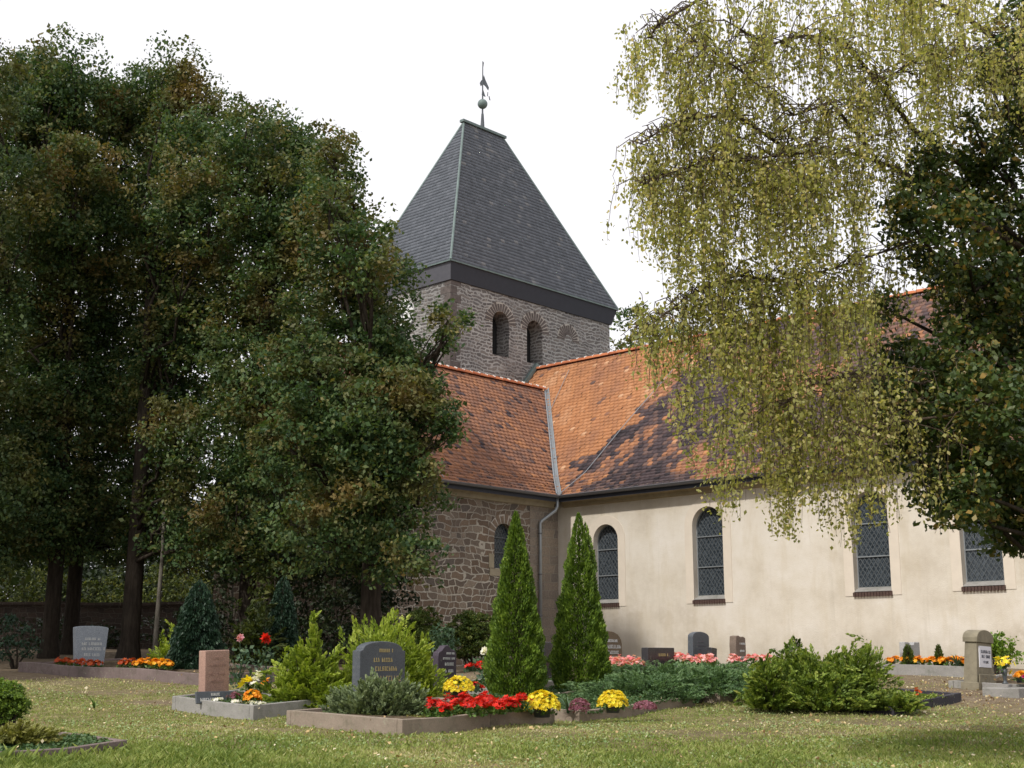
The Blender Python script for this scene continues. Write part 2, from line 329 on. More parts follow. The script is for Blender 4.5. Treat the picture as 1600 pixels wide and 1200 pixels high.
# ------------------------------------------------------------------ foliage generators
def unit(a): return a/np.maximum(1e-9, np.linalg.norm(a, axis=-1, keepdims=True))
def rhomb(C, D, L, W_, rg, fold=0, N=None):
    """rhombic leaves: centre C, axis D, length L, width W_"""
    n = len(C); D = unit(D)
    if N is None: N = unit(rg.normal(size=(n, 3)))
    S = unit(np.cross(D, N)); L = np.broadcast_to(np.asarray(L, float), (n,))[:, None]; W_ = np.broadcast_to(np.asarray(W_, float), (n,))[:, None]
    V = np.stack([C-D*L/2, C+S*W_/2-D*L*.08, C+D*L/2, C-S*W_/2-D*L*.08], 1).reshape(-1, 3)
    return V, np.arange(4*n).reshape(n, 4)
def leaves(name, C, rg, size, mat, parent, asp=.7, bias=(0, 0, .6), rnd=None, D=None, spread=1., svar=.35):
    n = len(C)
    N = unit(rg.normal(size=(n, 3))+np.array(bias))
    D = rg.normal(size=(n, 3)) if D is None else unit(D)+rg.normal(size=(n, 3))*spread
    D = D-N*np.sum(D*N, 1, keepdims=True)
    L = size*(1+rg.uniform(-svar, svar, n))*np.where(rg.uniform(0, 1, n) < .15, 1.3, 1)
    V, Fc = rhomb(C, D, L, L*asp, rg, N=N)
    if rnd is None: rnd = rg.uniform(0, 1, n)
    return npmesh(name, V, Fc, mat, parent, rnd=np.clip(rnd, 0, 1))
def blob_points(rg, blobs, per_area, clump_r, per_clump, hollow=.55, flat=.6):
    """blobs: list (centre, radius) -> leaf centres grouped in clumps, clump tint"""
    C = []; T = []
    for c, r in blobs:
        nc = max(4, int(per_area*r*r))
        d = unit(rg.normal(size=(nc, 3))); rr = r*(hollow+(1.08-hollow)*rg.uniform(0, 1, nc)**.7)
        rr *= 1+.16*np.sin(d[:, 0]*5+c[0])*np.cos(d[:, 2]*6+c[1])
        cc = np.array(c)+d*rr[:, None]
        cr = clump_r*rg.uniform(.55, 1.35, nc)
        k = per_clump
        off = unit(rg.normal(size=(nc, k, 3)))*(rg.uniform(0, 1, (nc, k, 1))**.45)*cr[:, None, None]
        off[..., 2] *= flat
        off[..., 2] -= .25*(off[..., 0]**2+off[..., 1]**2)/cr[:, None]
        C.append((cc[:, None, :]+off).reshape(-1, 3)); T.append(np.repeat(rg.normal(0, .16, nc), k))
    return np.concatenate(C), np.concatenate(T)
def limb(mb, p, q, r0, r1, rg, n=6, wob=.05, n_side=7, sag=0):
    p = np.array(p, float); q = np.array(q, float); L = np.linalg.norm(q-p); pts = []
    for i in range(n+1):
        t = i/n; o = rg.normal(0, wob*L, 3)*math.sin(math.pi*t); pts.append(p+(q-p)*t+o+np.array([0, 0, sag*L*math.sin(math.pi*t)]))
    mb.tube(pts, [r0+(r1-r0)*i/n for i in range(n+1)], n_side); return pts
# ------------------------------------------------------------------ ground
def lin(a, b, n): return list(np.linspace(a, b, n, endpoint=False))
xs = np.array(lin(-900, -120, 8)+lin(-120, -30, 15)+lin(-30, -9, 30)+lin(-9, 9, 150)+lin(9, 30, 40)+lin(30, 120, 15)+lin(120, 901, 9)+[900.])
ys = np.array(lin(-60, 0, 6)+lin(0, 11, 20)+lin(11, 30, 190)+lin(30, 60, 50)+lin(60, 200, 16)+lin(200, 1500, 10)+[1500.])
def sn(x, y, k=1.0, ph=0.):   # cheap smooth noise in -1..1
    return (np.sin(x*1.7*k+ph+np.sin(y*1.1*k))+np.sin(y*2.3*k+ph*2+np.sin(x*1.9*k))+np.sin((x+y)*3.7*k+ph)*.6+np.sin((x-y)*6.1*k+ph*3)*.4)/3
def soilmask(x, y):
    s = 0*x
    def el(cx, cy, rx, ry, a=0):
        dx, dy = x-cx, y-cy; u = dx*math.cos(a)+dy*math.sin(a); v = -dx*math.sin(a)+dy*math.cos(a)
        return np.clip(1.35-np.sqrt((u/rx)**2+(v/ry)**2)+.25*sn(x, y, 1.6), 0, 1)
    s = np.maximum(s, el(8.6, 21.4, 3.9, 3.1, -.3)); s = np.maximum(s, el(7.2, 17.2, 2.6, .8, 0)*.6); s = np.maximum(s, el(3.5, 24.8, 14, 2.2, 0)*.9)
    s = np.maximum(s, el(-5.2, 20.6, .9, .35, -.25)*.9); s = np.maximum(s, el(-1.9, 17.6, 1.1, .3, -.8)*.8)
    s = np.maximum(s, np.clip((y-24.2)/1.5+.3*sn(x, y, 1.2), 0, 1)*.95)
    s = np.maximum(s, el(2.4, 16.4, 2.4, .5, .1)*.5); s = np.maximum(s, el(-3.2, 17.0, 1.6, .3, -.3)*.55); s = np.maximum(s, el(5.2, 18.0, 2.5, .6, .0)*.6); s = np.maximum(s, el(-6, 22.3, 3, .5, 0)*.6)
    s = np.maximum(s, np.clip(sn(x, y, 1.15, 9.)-.55, 0, .5))
    return np.clip(s, 0, 1)
XX, YY = np.meshgrid(xs, ys); ZZ = terr(XX, YY)
Vg = np.stack([XX, YY, ZZ], -1).reshape(-1, 3); nx, ny = len(xs), len(ys)
ii = (np.arange(ny-1)[:, None]*nx+np.arange(nx-1)[None, :]).ravel()
gr = npmesh('ground', Vg, np.stack([ii, ii+1, ii+1+nx, ii+nx], 1), M['ground'], extra=soilmask(Vg[:, 0], Vg[:, 1]), smooth=True)
tag(gr, kind='structure', label='churchyard lawn and bare earth rising gently to the church', cat='ground')

# ------------------------------------------------------------------ church (local frame: x = east along nave, y = north, z up)
church = empty('church', C0, ROT, 'village church with rubble stone tower under a slate roof and cream nave', 'church')
EZ = 6.4; OV = .4
def hroof(d): return EZ+np.where(d < 1.0, .72*d, .72+(d-1)*1.085)
def arch_pts(c, wd, sill, top, n=12):
    r = wd/2; zs = top-r
    return [(c-r, sill), (c-r, zs)]+[(c-r*math.cos(math.pi*i/n), zs+r*math.sin(math.pi*i/n)) for i in range(1, n)]+[(c+r, zs), (c+r, sill)]
def arch_wall(mb, u0, u1, z0, z1, wins, to3, depth):
    """wall face with arched recesses. to3(u,z,d) -> 3d; d = depth into the wall"""
    u = u0
    for c, wd, sill, top in sorted(wins):
        a, b = c-wd/2, c+wd/2
        mb.add([to3(u, z0, 0), to3(a, z0, 0), to3(a, z1, 0), to3(u, z1, 0)], [(0, 1, 2, 3)])
        mb.add([to3(a, z0, 0), to3(b, z0, 0), to3(b, sill, 0), to3(a, sill, 0)], [(0, 1, 2, 3)])
        ap = arch_pts(c, wd, sill, top)
        arc = ap[1:-1]
        for (p, q) in zip(arc[:-1], arc[1:]):
            mb.add([to3(p[0], p[1], 0), to3(q[0], q[1], 0), to3(q[0], z1, 0), to3(p[0], z1, 0)], [(0, 1, 2, 3)])
        n = len(ap)
        for i in range(n):
            p, q = ap[i], ap[(i+1) % n]
            mb.add([to3(*p, 0), to3(*p, depth), to3(*q, depth), to3(*q, 0)], [(0, 1, 2, 3)])
        u = b
    mb.add([to3(u, z0, 0), to3(u1, z0, 0), to3(u1, z1, 0), to3(u, z1, 0)], [(0, 1, 2, 3)])
NE = 24.0
nave_w = [(1.86, .92, 3.26, 5.52), (5.46, 1.0, 3.26, 5.76), (10.33, 1.0, 3.3, 5.76), (13.15, 1.0, 3.33, 5.76), (17.4, 1.0, 3.33, 5.76)]
S_nave = lambda u, z, d: (u, d, z)
mb = MB(); arch_wall(mb, 0, NE, .9, EZ+.12, nave_w, S_nave, .24)
mb.add([(NE, 0, .9), (NE, 10.34, .9), (NE, 10.34, EZ), (NE, 5.17, 12.0), (NE, 0, EZ)], [(0, 1, 2, 3, 4)])
mb.add([(0, 10.34, .9), (NE, 10.34, .9), (NE, 10.34, EZ+.12), (0, 10.34, EZ+.12)], [(3, 2, 1, 0)])
nave = mb.build('nave_wall', M['plaster'], church)
WB = -6.6; WW = -8.24
wing_w = [(-2.35, .8, 4.2, 5.5)]
S_wing = lambda u, z, d: (-d, u, z)
mb = MB(); arch_wall(mb, WB, 0, .9, EZ+.1, wing_w, S_wing, .22)
mb.add([(WW, WB, .9), (0, WB, .9), (0, WB, EZ), (-4.12, WB, 10.85), (WW, WB, EZ)], [(0, 1, 2, 3, 4)])
mb.add([(WW, WB, .9), (WW, .85, .9), (WW, .85, EZ), (WW, WB, EZ)], [(3, 2, 1, 0)])
mb.build('transept_wall', M['wing_stone'], church)
# stone strip of the transept showing at the inner corner is smoother grey quoin masonry
mb = MB(); mb.box(-.2, .012, -1.25, -.002, .9, EZ-.28); mb.build('corner_pier', M['quoin'], church)
# tower
TA, TB, T0, T1 = -5.66, -10.3, .85, 9.6; TZ = 14.72
tow_w = [(3.38, .86, 12.35, 14.0), (5.2, .86, 12.35, 14.0)]
S_tow = lambda u, z, d: (TA-d, u, z)
mb = MB(); arch_wall(mb, T0, T1, .9, TZ+.3, tow_w, S_tow, .7)
mb.add([(TB, T0, .9), (TA, T0, .9), (TA, T0, TZ+.3), (TB, T0, TZ+.3)], [(0, 1, 2, 3)])
mb.add([(TB, T1, .9), (TB, T0, .9), (TB, T0, TZ+.3), (TB, T1, TZ+.3)], [(0, 1, 2, 3)])
mb.add([(TA, T1, .9), (TB, T1, .9), (TB, T1, TZ+.3), (TA, T1, TZ+.3)], [(0, 1, 2, 3)])
mb.build('tower_wall', M['tower_stone'], church)
def voussoirs(mb, c, r, zs, to3, n, dep, rg, a0=0, a1=math.pi, prow=.02):
    for i in range(n):
        t0 = a0+(a1-a0)*i/n; t1 = a0+(a1-a0)*(i+1)/n; q = [(c+rr*math.cos(t), zs+rr*math.sin(t)) for rr, t in ((r+.004, t0), (r+dep*1.03, t0), (r+dep*1.03, t1), (r+.004, t1))]
        mb.add([to3(a, b, -.007) for a, b in q], [(0, 1, 2, 3)])
    mb.second = n
    for i in range(n):
        t0 = a0+(a1-a0)*(i+.16)/n; t1 = a0+(a1-a0)*(i+.84)/n; ro = r+dep*rg.uniform(.8, 1.1)
        q = [(c+rr*math.cos(t), zs+rr*math.sin(t)) for rr, t in ((r+.012, t0), (ro, t0), (ro, t1), (r+.012, t1))]
        v = [to3(a, b, -prow) for a, b in q]+[to3(a, b, .06) for a, b in q]
        mb.add(v, [(0, 1, 2, 3), (7, 6, 5, 4), (0, 4, 5, 1), (1, 5, 6, 2), (2, 6, 7, 3), (3, 7, 4, 0)])
rg = np.random.default_rng(5)
for c, wd, s_, t_ in tow_w:
    mb = MB(); mb.prism([(-.5, 0), (.5, 0), (.5, 1.8), (-.5, 1.8)], 0, .04)  # dark panel closes the opening in place of the unlit inside
    o = mb.build('belfry_opening', M['dark_in'], church); o.location = (TA-.66, c, s_-.05); o.rotation_euler = (0, 0, -math.pi/2)
    o['label'] = 'round-arched belfry window with a dark panel for its unlit inside'
    lv = MB()
    for k in range(9): lv.box(-.42, .42, -.22, .02, .1+k*.17, .13+k*.17)
    l_ = lv.build('louvre', M['iron'], o)
    mb = MB(); voussoirs(mb, c, wd/2, t_-wd/2, S_tow, 15, .34, rg); mb.build('arch_stones', [M['arch_mortar'], M['voussoir_tower']], church)
mb = MB(); voussoirs(mb, 7.1, .2, 13.6, S_tow, 15, .42, rg, -.1, math.pi+.1); o = mb.build('arch_stones', [M['arch_mortar'], M['voussoir_tower']], church); o['label'] = 'walled-up blind arch'
mb = MB(); voussoirs(mb, -2.35, .4, 5.1, S_wing, 10, .26, rg); mb.build('arch_stones', [M['arch_mortar'], M['voussoir']], church)
mb = MB(); mb.box(-.1, .03, -2.95, -1.75, 3.98, 4.18); mb.build('window_ledge', M['sandstone'], church)
mb = MB(); mb.box(-.1, .02, -2.98, -2.78, 4.2, 4.6); mb.build('window_ledge', M['sandstone'], church)
# corner quoins of tower
mb = MB()
for k in range(22):
    z0 = 8.2+k*.3; lw = .5 if k % 2 else .3
    mb.box(TA-(.8-lw), TA+.012, T0-.012, T0+lw, z0, z0+.27)
mb.build('quoins', M['voussoir_tower'], church)
# clock on the tower's south face
mb = MB(); n = 32
mb.prism([(.56*math.cos(2*math.pi*i/n), .56*math.sin(2*math.pi*i/n)) for i in range(n)], -.06, 0)
mb.second = len(mb.f)
for i in range(12):
    a = 2*math.pi*i/12; mb.beam((.4*math.cos(a), -.068, .4*math.sin(a)), (.5*math.cos(a), -.068, .5*math.sin(a)), .05, .03, (0, 1, 0))
ck = mb.build('clock_dial', [M['gilt'], M['iron']], church); ck.location = (-8.05, T0-.01, 13.82); ck['label'] = 'round white clock dial half hidden by leaves'
mb = MB(); mb.beam((0, -.09, 0), (.12, -.09, .28), .045, .02, (0, 1, 0)); mb.beam((0, -.11, 0), (-.3, -.11, .2), .035, .02, (0, 1, 0)); mb.build('clock_hands', M['iron'], ck)
# windows
def window(c, wd, sill, top, to3, depth, brick=True, band=True):
    r = wd/2; ap = arch_pts(c, wd, sill, top, 16)
    mb = MB(); d = depth-.02; mb.add([to3(u, z, d) for u, z in ap], [tuple(range(len(ap)))[::-1]])
    win = mb.build('window', M['glass'], church)
    inside = lambda u, z: (sill <= z and abs(u-c) <= r and (z <= top-r or (u-c)**2+(z-top+r)**2 <= r*r))
    lt = MB(); su, sz_ = .12, .18; t = .013
    nu = int(wd/su)+2; nz_ = int((top-sill)/sz_)+2
    for i in range(-nu, nu+1):
        for j in range(-1, nz_+1):
            for sgn in (-1, 1):
                p = (c+i*su/1+(.5*su if 0 else 0), sill+j*sz_); q = (p[0]+sgn*su/2, p[1]+sz_/2); q2 = (p[0]+sgn*su, p[1]+sz_)
                for a_, b_ in ((p, q), (q, q2)):
                    if inside(*a_) and inside(*b_):
                        lt.beam(to3(a_[0], a_[1], d-.008), to3(b_[0], b_[1], d-.008), t, .01, tuple(np.array(to3(0, 0, 1))-np.array(to3(0, 0, 0))))
    lt.build('lead_lattice', M['lead'], win)
    fb = MB(); H = top-sill; vv = tuple(np.array(to3(0, 0, 1))-np.array(to3(0, 0, 0)))
    for k in (1, 2): fb.beam(to3(c-r+.003, sill+H*k/3+.03, d-.03), to3(c+r-.003, sill+H*k/3+.03, d-.03), .028, .025, vv)
    pts = [to3(c+(u-c)*.975, sill+.02+(z-sill)*.985, d-.022) for u, z in ap]
    for a_, b_ in zip(pts, pts[1:]+pts[:1]): fb.beam(a_, b_, .03, .03, vv)
    fb.build('window_frame', M['zinc'] if brick else M['lead'], win)
    if brick:
        sb = MB(); nb = 13
        for k in range(nb):
            u0 = c-r-.03+(wd+.06)*k/nb
            v = [to3(u0+.006, sill-.14, -.06), to3(u0+(wd+.06)/nb-.008, sill-.14, -.06), to3(u0+(wd+.06)/nb-.008, sill-.045, -.065), to3(u0+.006, sill-.045, -.065),
                 to3(u0+.006, sill-.14, .05), to3(u0+(wd+.06)/nb-.008, sill-.14, .05), to3(u0+(wd+.06)/nb-.008, sill+.0, .05), to3(u0+.006, sill+.0, .05)]
            sb.add(v, [(0, 1, 2, 3), (7, 6, 5, 4), (0, 4, 5, 1), (1, 5, 6, 2), (2, 6, 7, 3), (3, 7, 4, 0)])
        sb.build('sill', M['brick'], win)
        ss = MB(); ss.add([to3(c-r, sill-.02, -.05), to3(c+r, sill-.02, -.05), to3(c+r, sill+.1, d), to3(c-r, sill+.1, d)], [(0, 1, 2, 3)]); ss.build('sill_slope', M['kerb_grey'], win)
    if band:
        bd = MB(); bw = .26
        o_ = [(c-r-bw, sill-.12), (c-r-bw, top-r)]+[(c-(r+bw)*math.cos(math.pi*i/16), top-r+(r+bw)*math.sin(math.pi*i/16)) for i in range(1, 16)]+[(c+r+bw, top-r), (c+r+bw, sill-.12)]
        inn = [(ap[0][0], sill-.12)]+ap[1:-1]+[(ap[-1][0], sill-.12)]
        for k in range(len(inn)-1):
            bd.add([to3(*o_[k], -.014), to3(*inn[k], -.014), to3(*inn[k+1], -.014), to3(*o_[k+1], -.014)], [(0, 1, 2, 3)])
            bd.add([to3(*o_[k], -.014), to3(*o_[k+1], -.014), to3(*o_[k+1], .01), to3(*o_[k], .01)], [(0, 1, 2, 3)])
            bd.add([to3(*inn[k], -.014), to3(*inn[k], .01), to3(*inn[k+1], .01), to3(*inn[k+1], -.014)], [(0, 1, 2, 3)])
        bd.build('window_surround', M['plaster_band'], win)
    return win
for i, q in enumerate(nave_w): window(*q, S_nave, .24)
window(*wing_w[0], S_wing, .22, False, False)
# cornice under the eaves
mb = MB(); mb.prism([(0, 0), (.0, 0), (.16, .26), (0, .26)][1:], 0, 0) if 0 else None
def cornice(p0, p1, out):
    m_ = MB(); p0 = Vector(p0); p1 = Vector(p1); o_ = Vector(out); prof = [(.0, -.42), (.07, -.4), (.09, -.3), (.2, -.2), (.24, -.12), (.24, .0), (0, .0)]
    n = len(prof); vs = [p+o_*a+Vector((0, 0, b)) for p in (p0, p1) for a, b in prof]
    m_.add(vs, [(i, (i+1) % n, n+(i+1) % n, n+i) for i in range(n)]+[tuple(range(n)), tuple(range(2*n-1, n-1, -1))]); return m_
cornice((.26, .003, EZ+.14), (NE, .003, EZ+.14), (0, -1, 0)).build('cornice', M['cornice'], church)
cornice((.003, WB-.1, EZ+.12), (.003, -.26, EZ+.12), (1, 0, 0)).build('cornice', M['sandstone'], church)
# roofs: dark underlay + real lapped tiles
def tile_roof(name, u0, u1, dmax, frame, keep, tone, rg, tw=.18, ex=.185):
    """frame(u,d,h)->local point, d = plan distance from the eave, h = lift normal to slope (vertical)"""
    V = []; Fq = []; rn = []
    dd = []; d = 0.
    while d < dmax: dd.append(d); d += ex*(.81 if d < 1 else .678)
    nu = int((u1-u0)/tw)
    for ri, d0 in enumerate(dd):
        st = .81 if d0 < 1 else .678
        d1 = min(d0+ex*st*1.25, dmax); off = (ri % 2)*tw/2
        for k in range(-1, nu+1):
            a = u0+k*tw+off+.006; b = a+tw-.012; a = max(a, u0); b = min(b, u1)
            if b-a < .02: continue
            uc = (a+b)/2
            if not keep(uc, d0+.06): continue
            j1, j2 = rg.normal(0, .005, 2); lift = .08+rg.normal(0, .007)
            h0 = float(hroof(d0-.008)); h1 = float(hroof(d1)); base = len(V)
            V += [frame(a, d0+.02+j1, h0+lift), frame(uc, d0-.002+j1, h0+lift-.005), frame(b, d0+.02+j1, h0+lift+j2*.5), frame(b, d1, h1+.012), frame(a, d1, h1+.012),
                  frame(a, d0+.02+j1, h0+lift-.065), frame(uc, d0-.002+j1, h0+lift-.06), frame(b, d0+.02+j1, h0+lift-.065)]
            Fq += [(base, base+1, base+3, base+4), (base+1, base+2, base+3, base+3), (base+5, base+6, base+1, base), (base+6, base+7, base+2, base+1)]
            t = tone(uc, d0, rg); rn += [t]*4
    V = np.array(V); Fq = [f if len(set(f)) == 4 else f[:3] for f in Fq]
    me = bpy.data.meshes.new(name); me.from_pydata(V.tolist(), [], Fq); me.update()
    a_ = me.attributes.new('rnd', 'FLOAT', 'FACE'); a_.data.foreach_set('value', np.array(rn, np.float32)); me.materials.append(M['tile'])
    o = bpy.data.objects.new(name, me); link(o, church); return o
NR = 5.17+OV; WR = 4.12+OV
HN = float(hroof(NR)); HW = float(hroof(WR))
def nz2(u, d, k=1.): return math.sin(u*1.3*k+1.2*math.sin(d*1.7*k))+math.sin(d*2.1*k+1.7*math.sin(u*.9*k+2))+.6*math.sin(u*3.7*k-d*2.9*k)+.5*math.sin(u*7.1+d*5.3)
def tone_nave(u, d, rg):
    # new orange tiles west of a line rising from the valley foot, old dark ones to the east
    line = -.35+.53*d+.35*math.sin(d*3)+.3*math.sin(d*7.3+1)+rg.normal(0, .1)                     # boundary u at height d
    n = nz2(u, d)+rg.normal(0, .35)
    if u < line-.1: t = .72+.06*n if d > 1.2 else .5+.16*n
    elif n > .95 and u < 9: t = .54+rg.normal(0, .08)
    elif n > -.1: t = .22+.04*n+rg.normal(0, .08)
    else: t = .13+rg.normal(0, .08)
    if u > 6: t += .06
    if rg.random() < .05: t += rg.choice([-.3, .3])
    return min(1, max(0, t))
def tone_wing(u, d, rg):
    n = nz2(u+20, d*1.3); t = .49+.03*n+rg.normal(0, .07)
    if rg.random() < .06: t -= .3
    return min(1, max(0, t))
rg = np.random.default_rng(11)
keepN = lambda u, d: (u > -4.12 and (d-OV) > -u-.02) or (u <= -4.12 and d-OV > u+8.24)
tile_roof('nave_roof', TA+.02, NE+.3, NR-.02, lambda u, d, h: (u, d-OV, h), keepN, tone_nave, rg)
tile_roof('transept_roof', WB-.25, 4.0, WR-.02, lambda u, d, h: (OV-d, u, h), lambda u, d: (OV-d) < -u+.02, tone_wing, rg)
def slab(name, pts, mat):
    m_ = MB(); n = len(pts); m_.add(pts+[(x, y, z-.12) for x, y, z in pts], [tuple(range(n)), tuple(range(2*n-1, n-1, -1))]+[(i, n+i, n+(i+1) % n, (i+1) % n) for i in range(n)]); return m_.build(name, mat, church)
h1 = float(hroof(1.0)); Lz = -.03
slab('roof_underlay', [(OV, -OV, EZ+Lz), (NE+.3, -OV, EZ+Lz), (NE+.3, 1-OV, h1+Lz), (OV-1, 1-OV, h1+Lz)], M['fascia'])
slab('roof_underlay', [(OV-1, 1-OV, h1+Lz), (NE+.3, 1-OV, h1+Lz), (NE+.3, 5.17, HN+Lz), (TA+.05, 5.17, HN+Lz), (TA+.05, 2.7, 9.4), (-4.12, 4.12, HW+Lz)], M['fascia'])
slab('roof_underlay', [(TA+.05, 5.172, HN+Lz), (NE+.3, 5.172, HN+Lz), (NE+.3, 10.74, EZ), (TA+.05, 10.74, EZ)], M['fascia'])
slab('roof_underlay', [(OV, WB-.25, EZ+Lz), (OV, -OV, EZ+Lz), (OV-1, 1-OV, h1+Lz), (OV-1, WB-.25, h1+Lz)], M['fascia'])
slab('roof_underlay', [(OV-1, WB-.25, h1+Lz), (OV-1, 1-OV, h1+Lz), (-4.12, 4.12, HW+Lz), (-4.12, WB-.25, HW+Lz)], M['fascia'])
slab('roof_underlay', [(-4.122, WB-.25, HW+Lz), (-4.122, 4.12, HW+Lz), (-5.5, 2.7, 9.45), (-5.6, .8, 9.3), (-8.64, .8, EZ), (-8.64, WB-.25, EZ)], M['fascia'])
def ridge(p, q, n_ax, name='ridge_tiles'):
    p = Vector(p); q = Vector(q); L = (q-p).length; d = (q-p)/L; sd = d.cross(Vector((0, 0, 1))).normalized(); k = int(L/.36); mt = MB(); mr = MB(); rr = random.Random(3); beads = []
    for i in range(k):
        a = p+d*(i*L/k); b = p+d*((i+1)*L/k+.03); n = 7
        vs = [e+sd*(r_*math.cos(math.pi*j/(n-1)))+Vector((0, 0, r_*1.0*math.sin(math.pi*j/(n-1))-.03)) for e, r_ in ((a, .12), (b, .10)) for j in range(n)]
        mt.add(vs, [(j, j+1, n+j+1, n+j) for j in range(n-1)]+[tuple(range(n))[::-1]])
        beads.append(None); c = b-d*.06+Vector((0, 0, .075+rr.uniform(-.01, .01))); s_ = rr.uniform(.016, .036)
        for sx_ in (-1, 0, 1):
            cc = c+sd*sx_*.07-Vector((0, 0, .03*abs(sx_))); mr.lathe([(s_*.6, -.03), (s_, 0), (s_*.7, .03)], cc, 6)
    mt.second = len(mt.f); mt.add(mr.v, mr.f); o = mt.build(name, [M['tile_ridge'], M['mortar_white']], church, smooth=False); me = o.data
    a_ = me.attributes.new('rnd', 'FLOAT', 'FACE'); a_.data.foreach_set('value', np.random.default_rng(1).uniform(0, 1, len(me.polygons)).astype(np.float32))
ridge((TA, 5.17, HN+.06), (NE+.3, 5.17, HN+.06), 0)
ridge((-4.12, WB-.3, HW+.06), (-4.12, 4.0, HW+.06), 1)
# valley gutter
mb = MB()
for (a, b) in (((OV+.02, -OV-.02, EZ+.02), (OV-1, 1-OV, h1+.03)), ((OV-1, 1-OV, h1+.03), (-4.14, 4.14, HW+.04))):
    a = Vector(a); b = Vector(b); s_ = Vector((.085, .085, .12)) ; t_ = Vector((-.085, -.085, .12))
    e1 = Vector((.065, .03, .07)); e2 = Vector((-.03, -.065, .07)); lo = Vector((0, 0, .035))
    mb.add([a+e2, a+lo, b+lo, b+e2, a+e1, b+e1], [(0, 1, 2, 3), (1, 4, 5, 2)])
    mb.beam(a+e1+Vector((0, 0, .01)), b+e1+Vector((0, 0, .01)), .03, .03); mb.beam(a+e2+Vector((0, 0, .01)), b+e2+Vector((0, 0, .01)), .03, .03)
mb.build('valley_gutter', M['zinc'], church)
# gutters along the eaves
def half_gutter(p, q, r, mat):
    p = Vector(p); q = Vector(q); d = (q-p).normalized(); sd = d.cross(Vector((0, 0, 1))); n = 9; m_ = MB()
    vs = [e+sd*(rr*math.cos(math.pi+math.pi*j/(n-1)))+Vector((0, 0, rr*math.sin(math.pi+math.pi*j/(n-1)))) for rr in (r, r*.86) for e in (p, q) for j in range(n)]
    m_.add(vs, [(j, j+1, n+j+1, n+j) for j in range(n-1)]+[(2*n+j, 3*n+j, 3*n+j+1, 2*n+j+1) for j in range(n-1)]+[(0, n, 3*n, 2*n), (n-1, 3*n-1, 4*n-1, 2*n-1)]+[tuple(range(n))[::-1], tuple(range(n, 2*n))])
    m_.tube([vs[0], vs[n]], .014, 6); m_.tube([vs[n-1], vs[2*n-1]], .014, 6); return m_.build('gutter', mat, church, smooth=False)
half_gutter((OV+.02, -OV-.06, EZ+.03), (NE, -OV-.06, EZ+.03), .075, M['zinc_dark'])
half_gutter((OV+.06, WB-.2, EZ+.03), (OV+.06, -OV-.02, EZ+.03), .07, M['zinc_dark'])
# drainpipe
mb = MB(); mb.tube([(.40, -.46, EZ+.02), (.40, -.46, EZ-.28), (.36, -.5, EZ-.4), (.13, -.86, EZ-.72), (.1, -.9, EZ-.8), (.1, -.9, EZ-1.2), (.1, -.9, 1.4)], .05, 12)
dp = mb.build('drainpipe', M['zinc'], church, smooth=True)
for z_ in (5.3, 4.1, 2.9, 1.9):
    mb = MB(); mb.lathe([(.06, -.02), (.062, 0), (.06, .02)], (.1, -.9, z_), 12); mb.beam((.1, -.9, z_), (0, -.9, z_), .02, .02)
    mb.build('pipe_bracket', M['zinc_dark'], dp)
# lightning conductors
mb = MB(); mb.tube([(2.1, 5.1, HN+.16), (1.0, 2.2, float(hroof(2.6))+.12), (.6, .6, float(hroof(1.0))+.12), (.5, -.4, EZ+.14)], .012, 6); mb.build('lightning_conductor', M['zinc'], church); mb = MB(); mb.tube([(-3.6, 4.75, float(hroof(5.15))+.12), (-3.1, 3.2, float(hroof(3.6))+.1)], .01, 6); mb.build('lightning_conductor', M['zinc'], church); mb = MB(); mb.tube([(-4.0, -5.1, HW+.1), (-2, -5.1, float(hroof(2.4))+.13), (.4, -5.15, EZ+.13)], .012, 6); mb.build('lightning_conductor', M['zinc'], church)
# flashing between nave roof and tower
mb = MB()
for a_, b_ in (((TA+.1, 3.6, float(hroof(4.0))+.1), (TA+.1, 4.7, float(hroof(5.1))+.14)), ((TA+.1, 4.7, float(hroof(5.1))+.14), (TA+.1, 5.2, HN+.24))): mb.beam(a_, b_, .16, .12)
mb.build('roof_flashing', M['copper'], church)
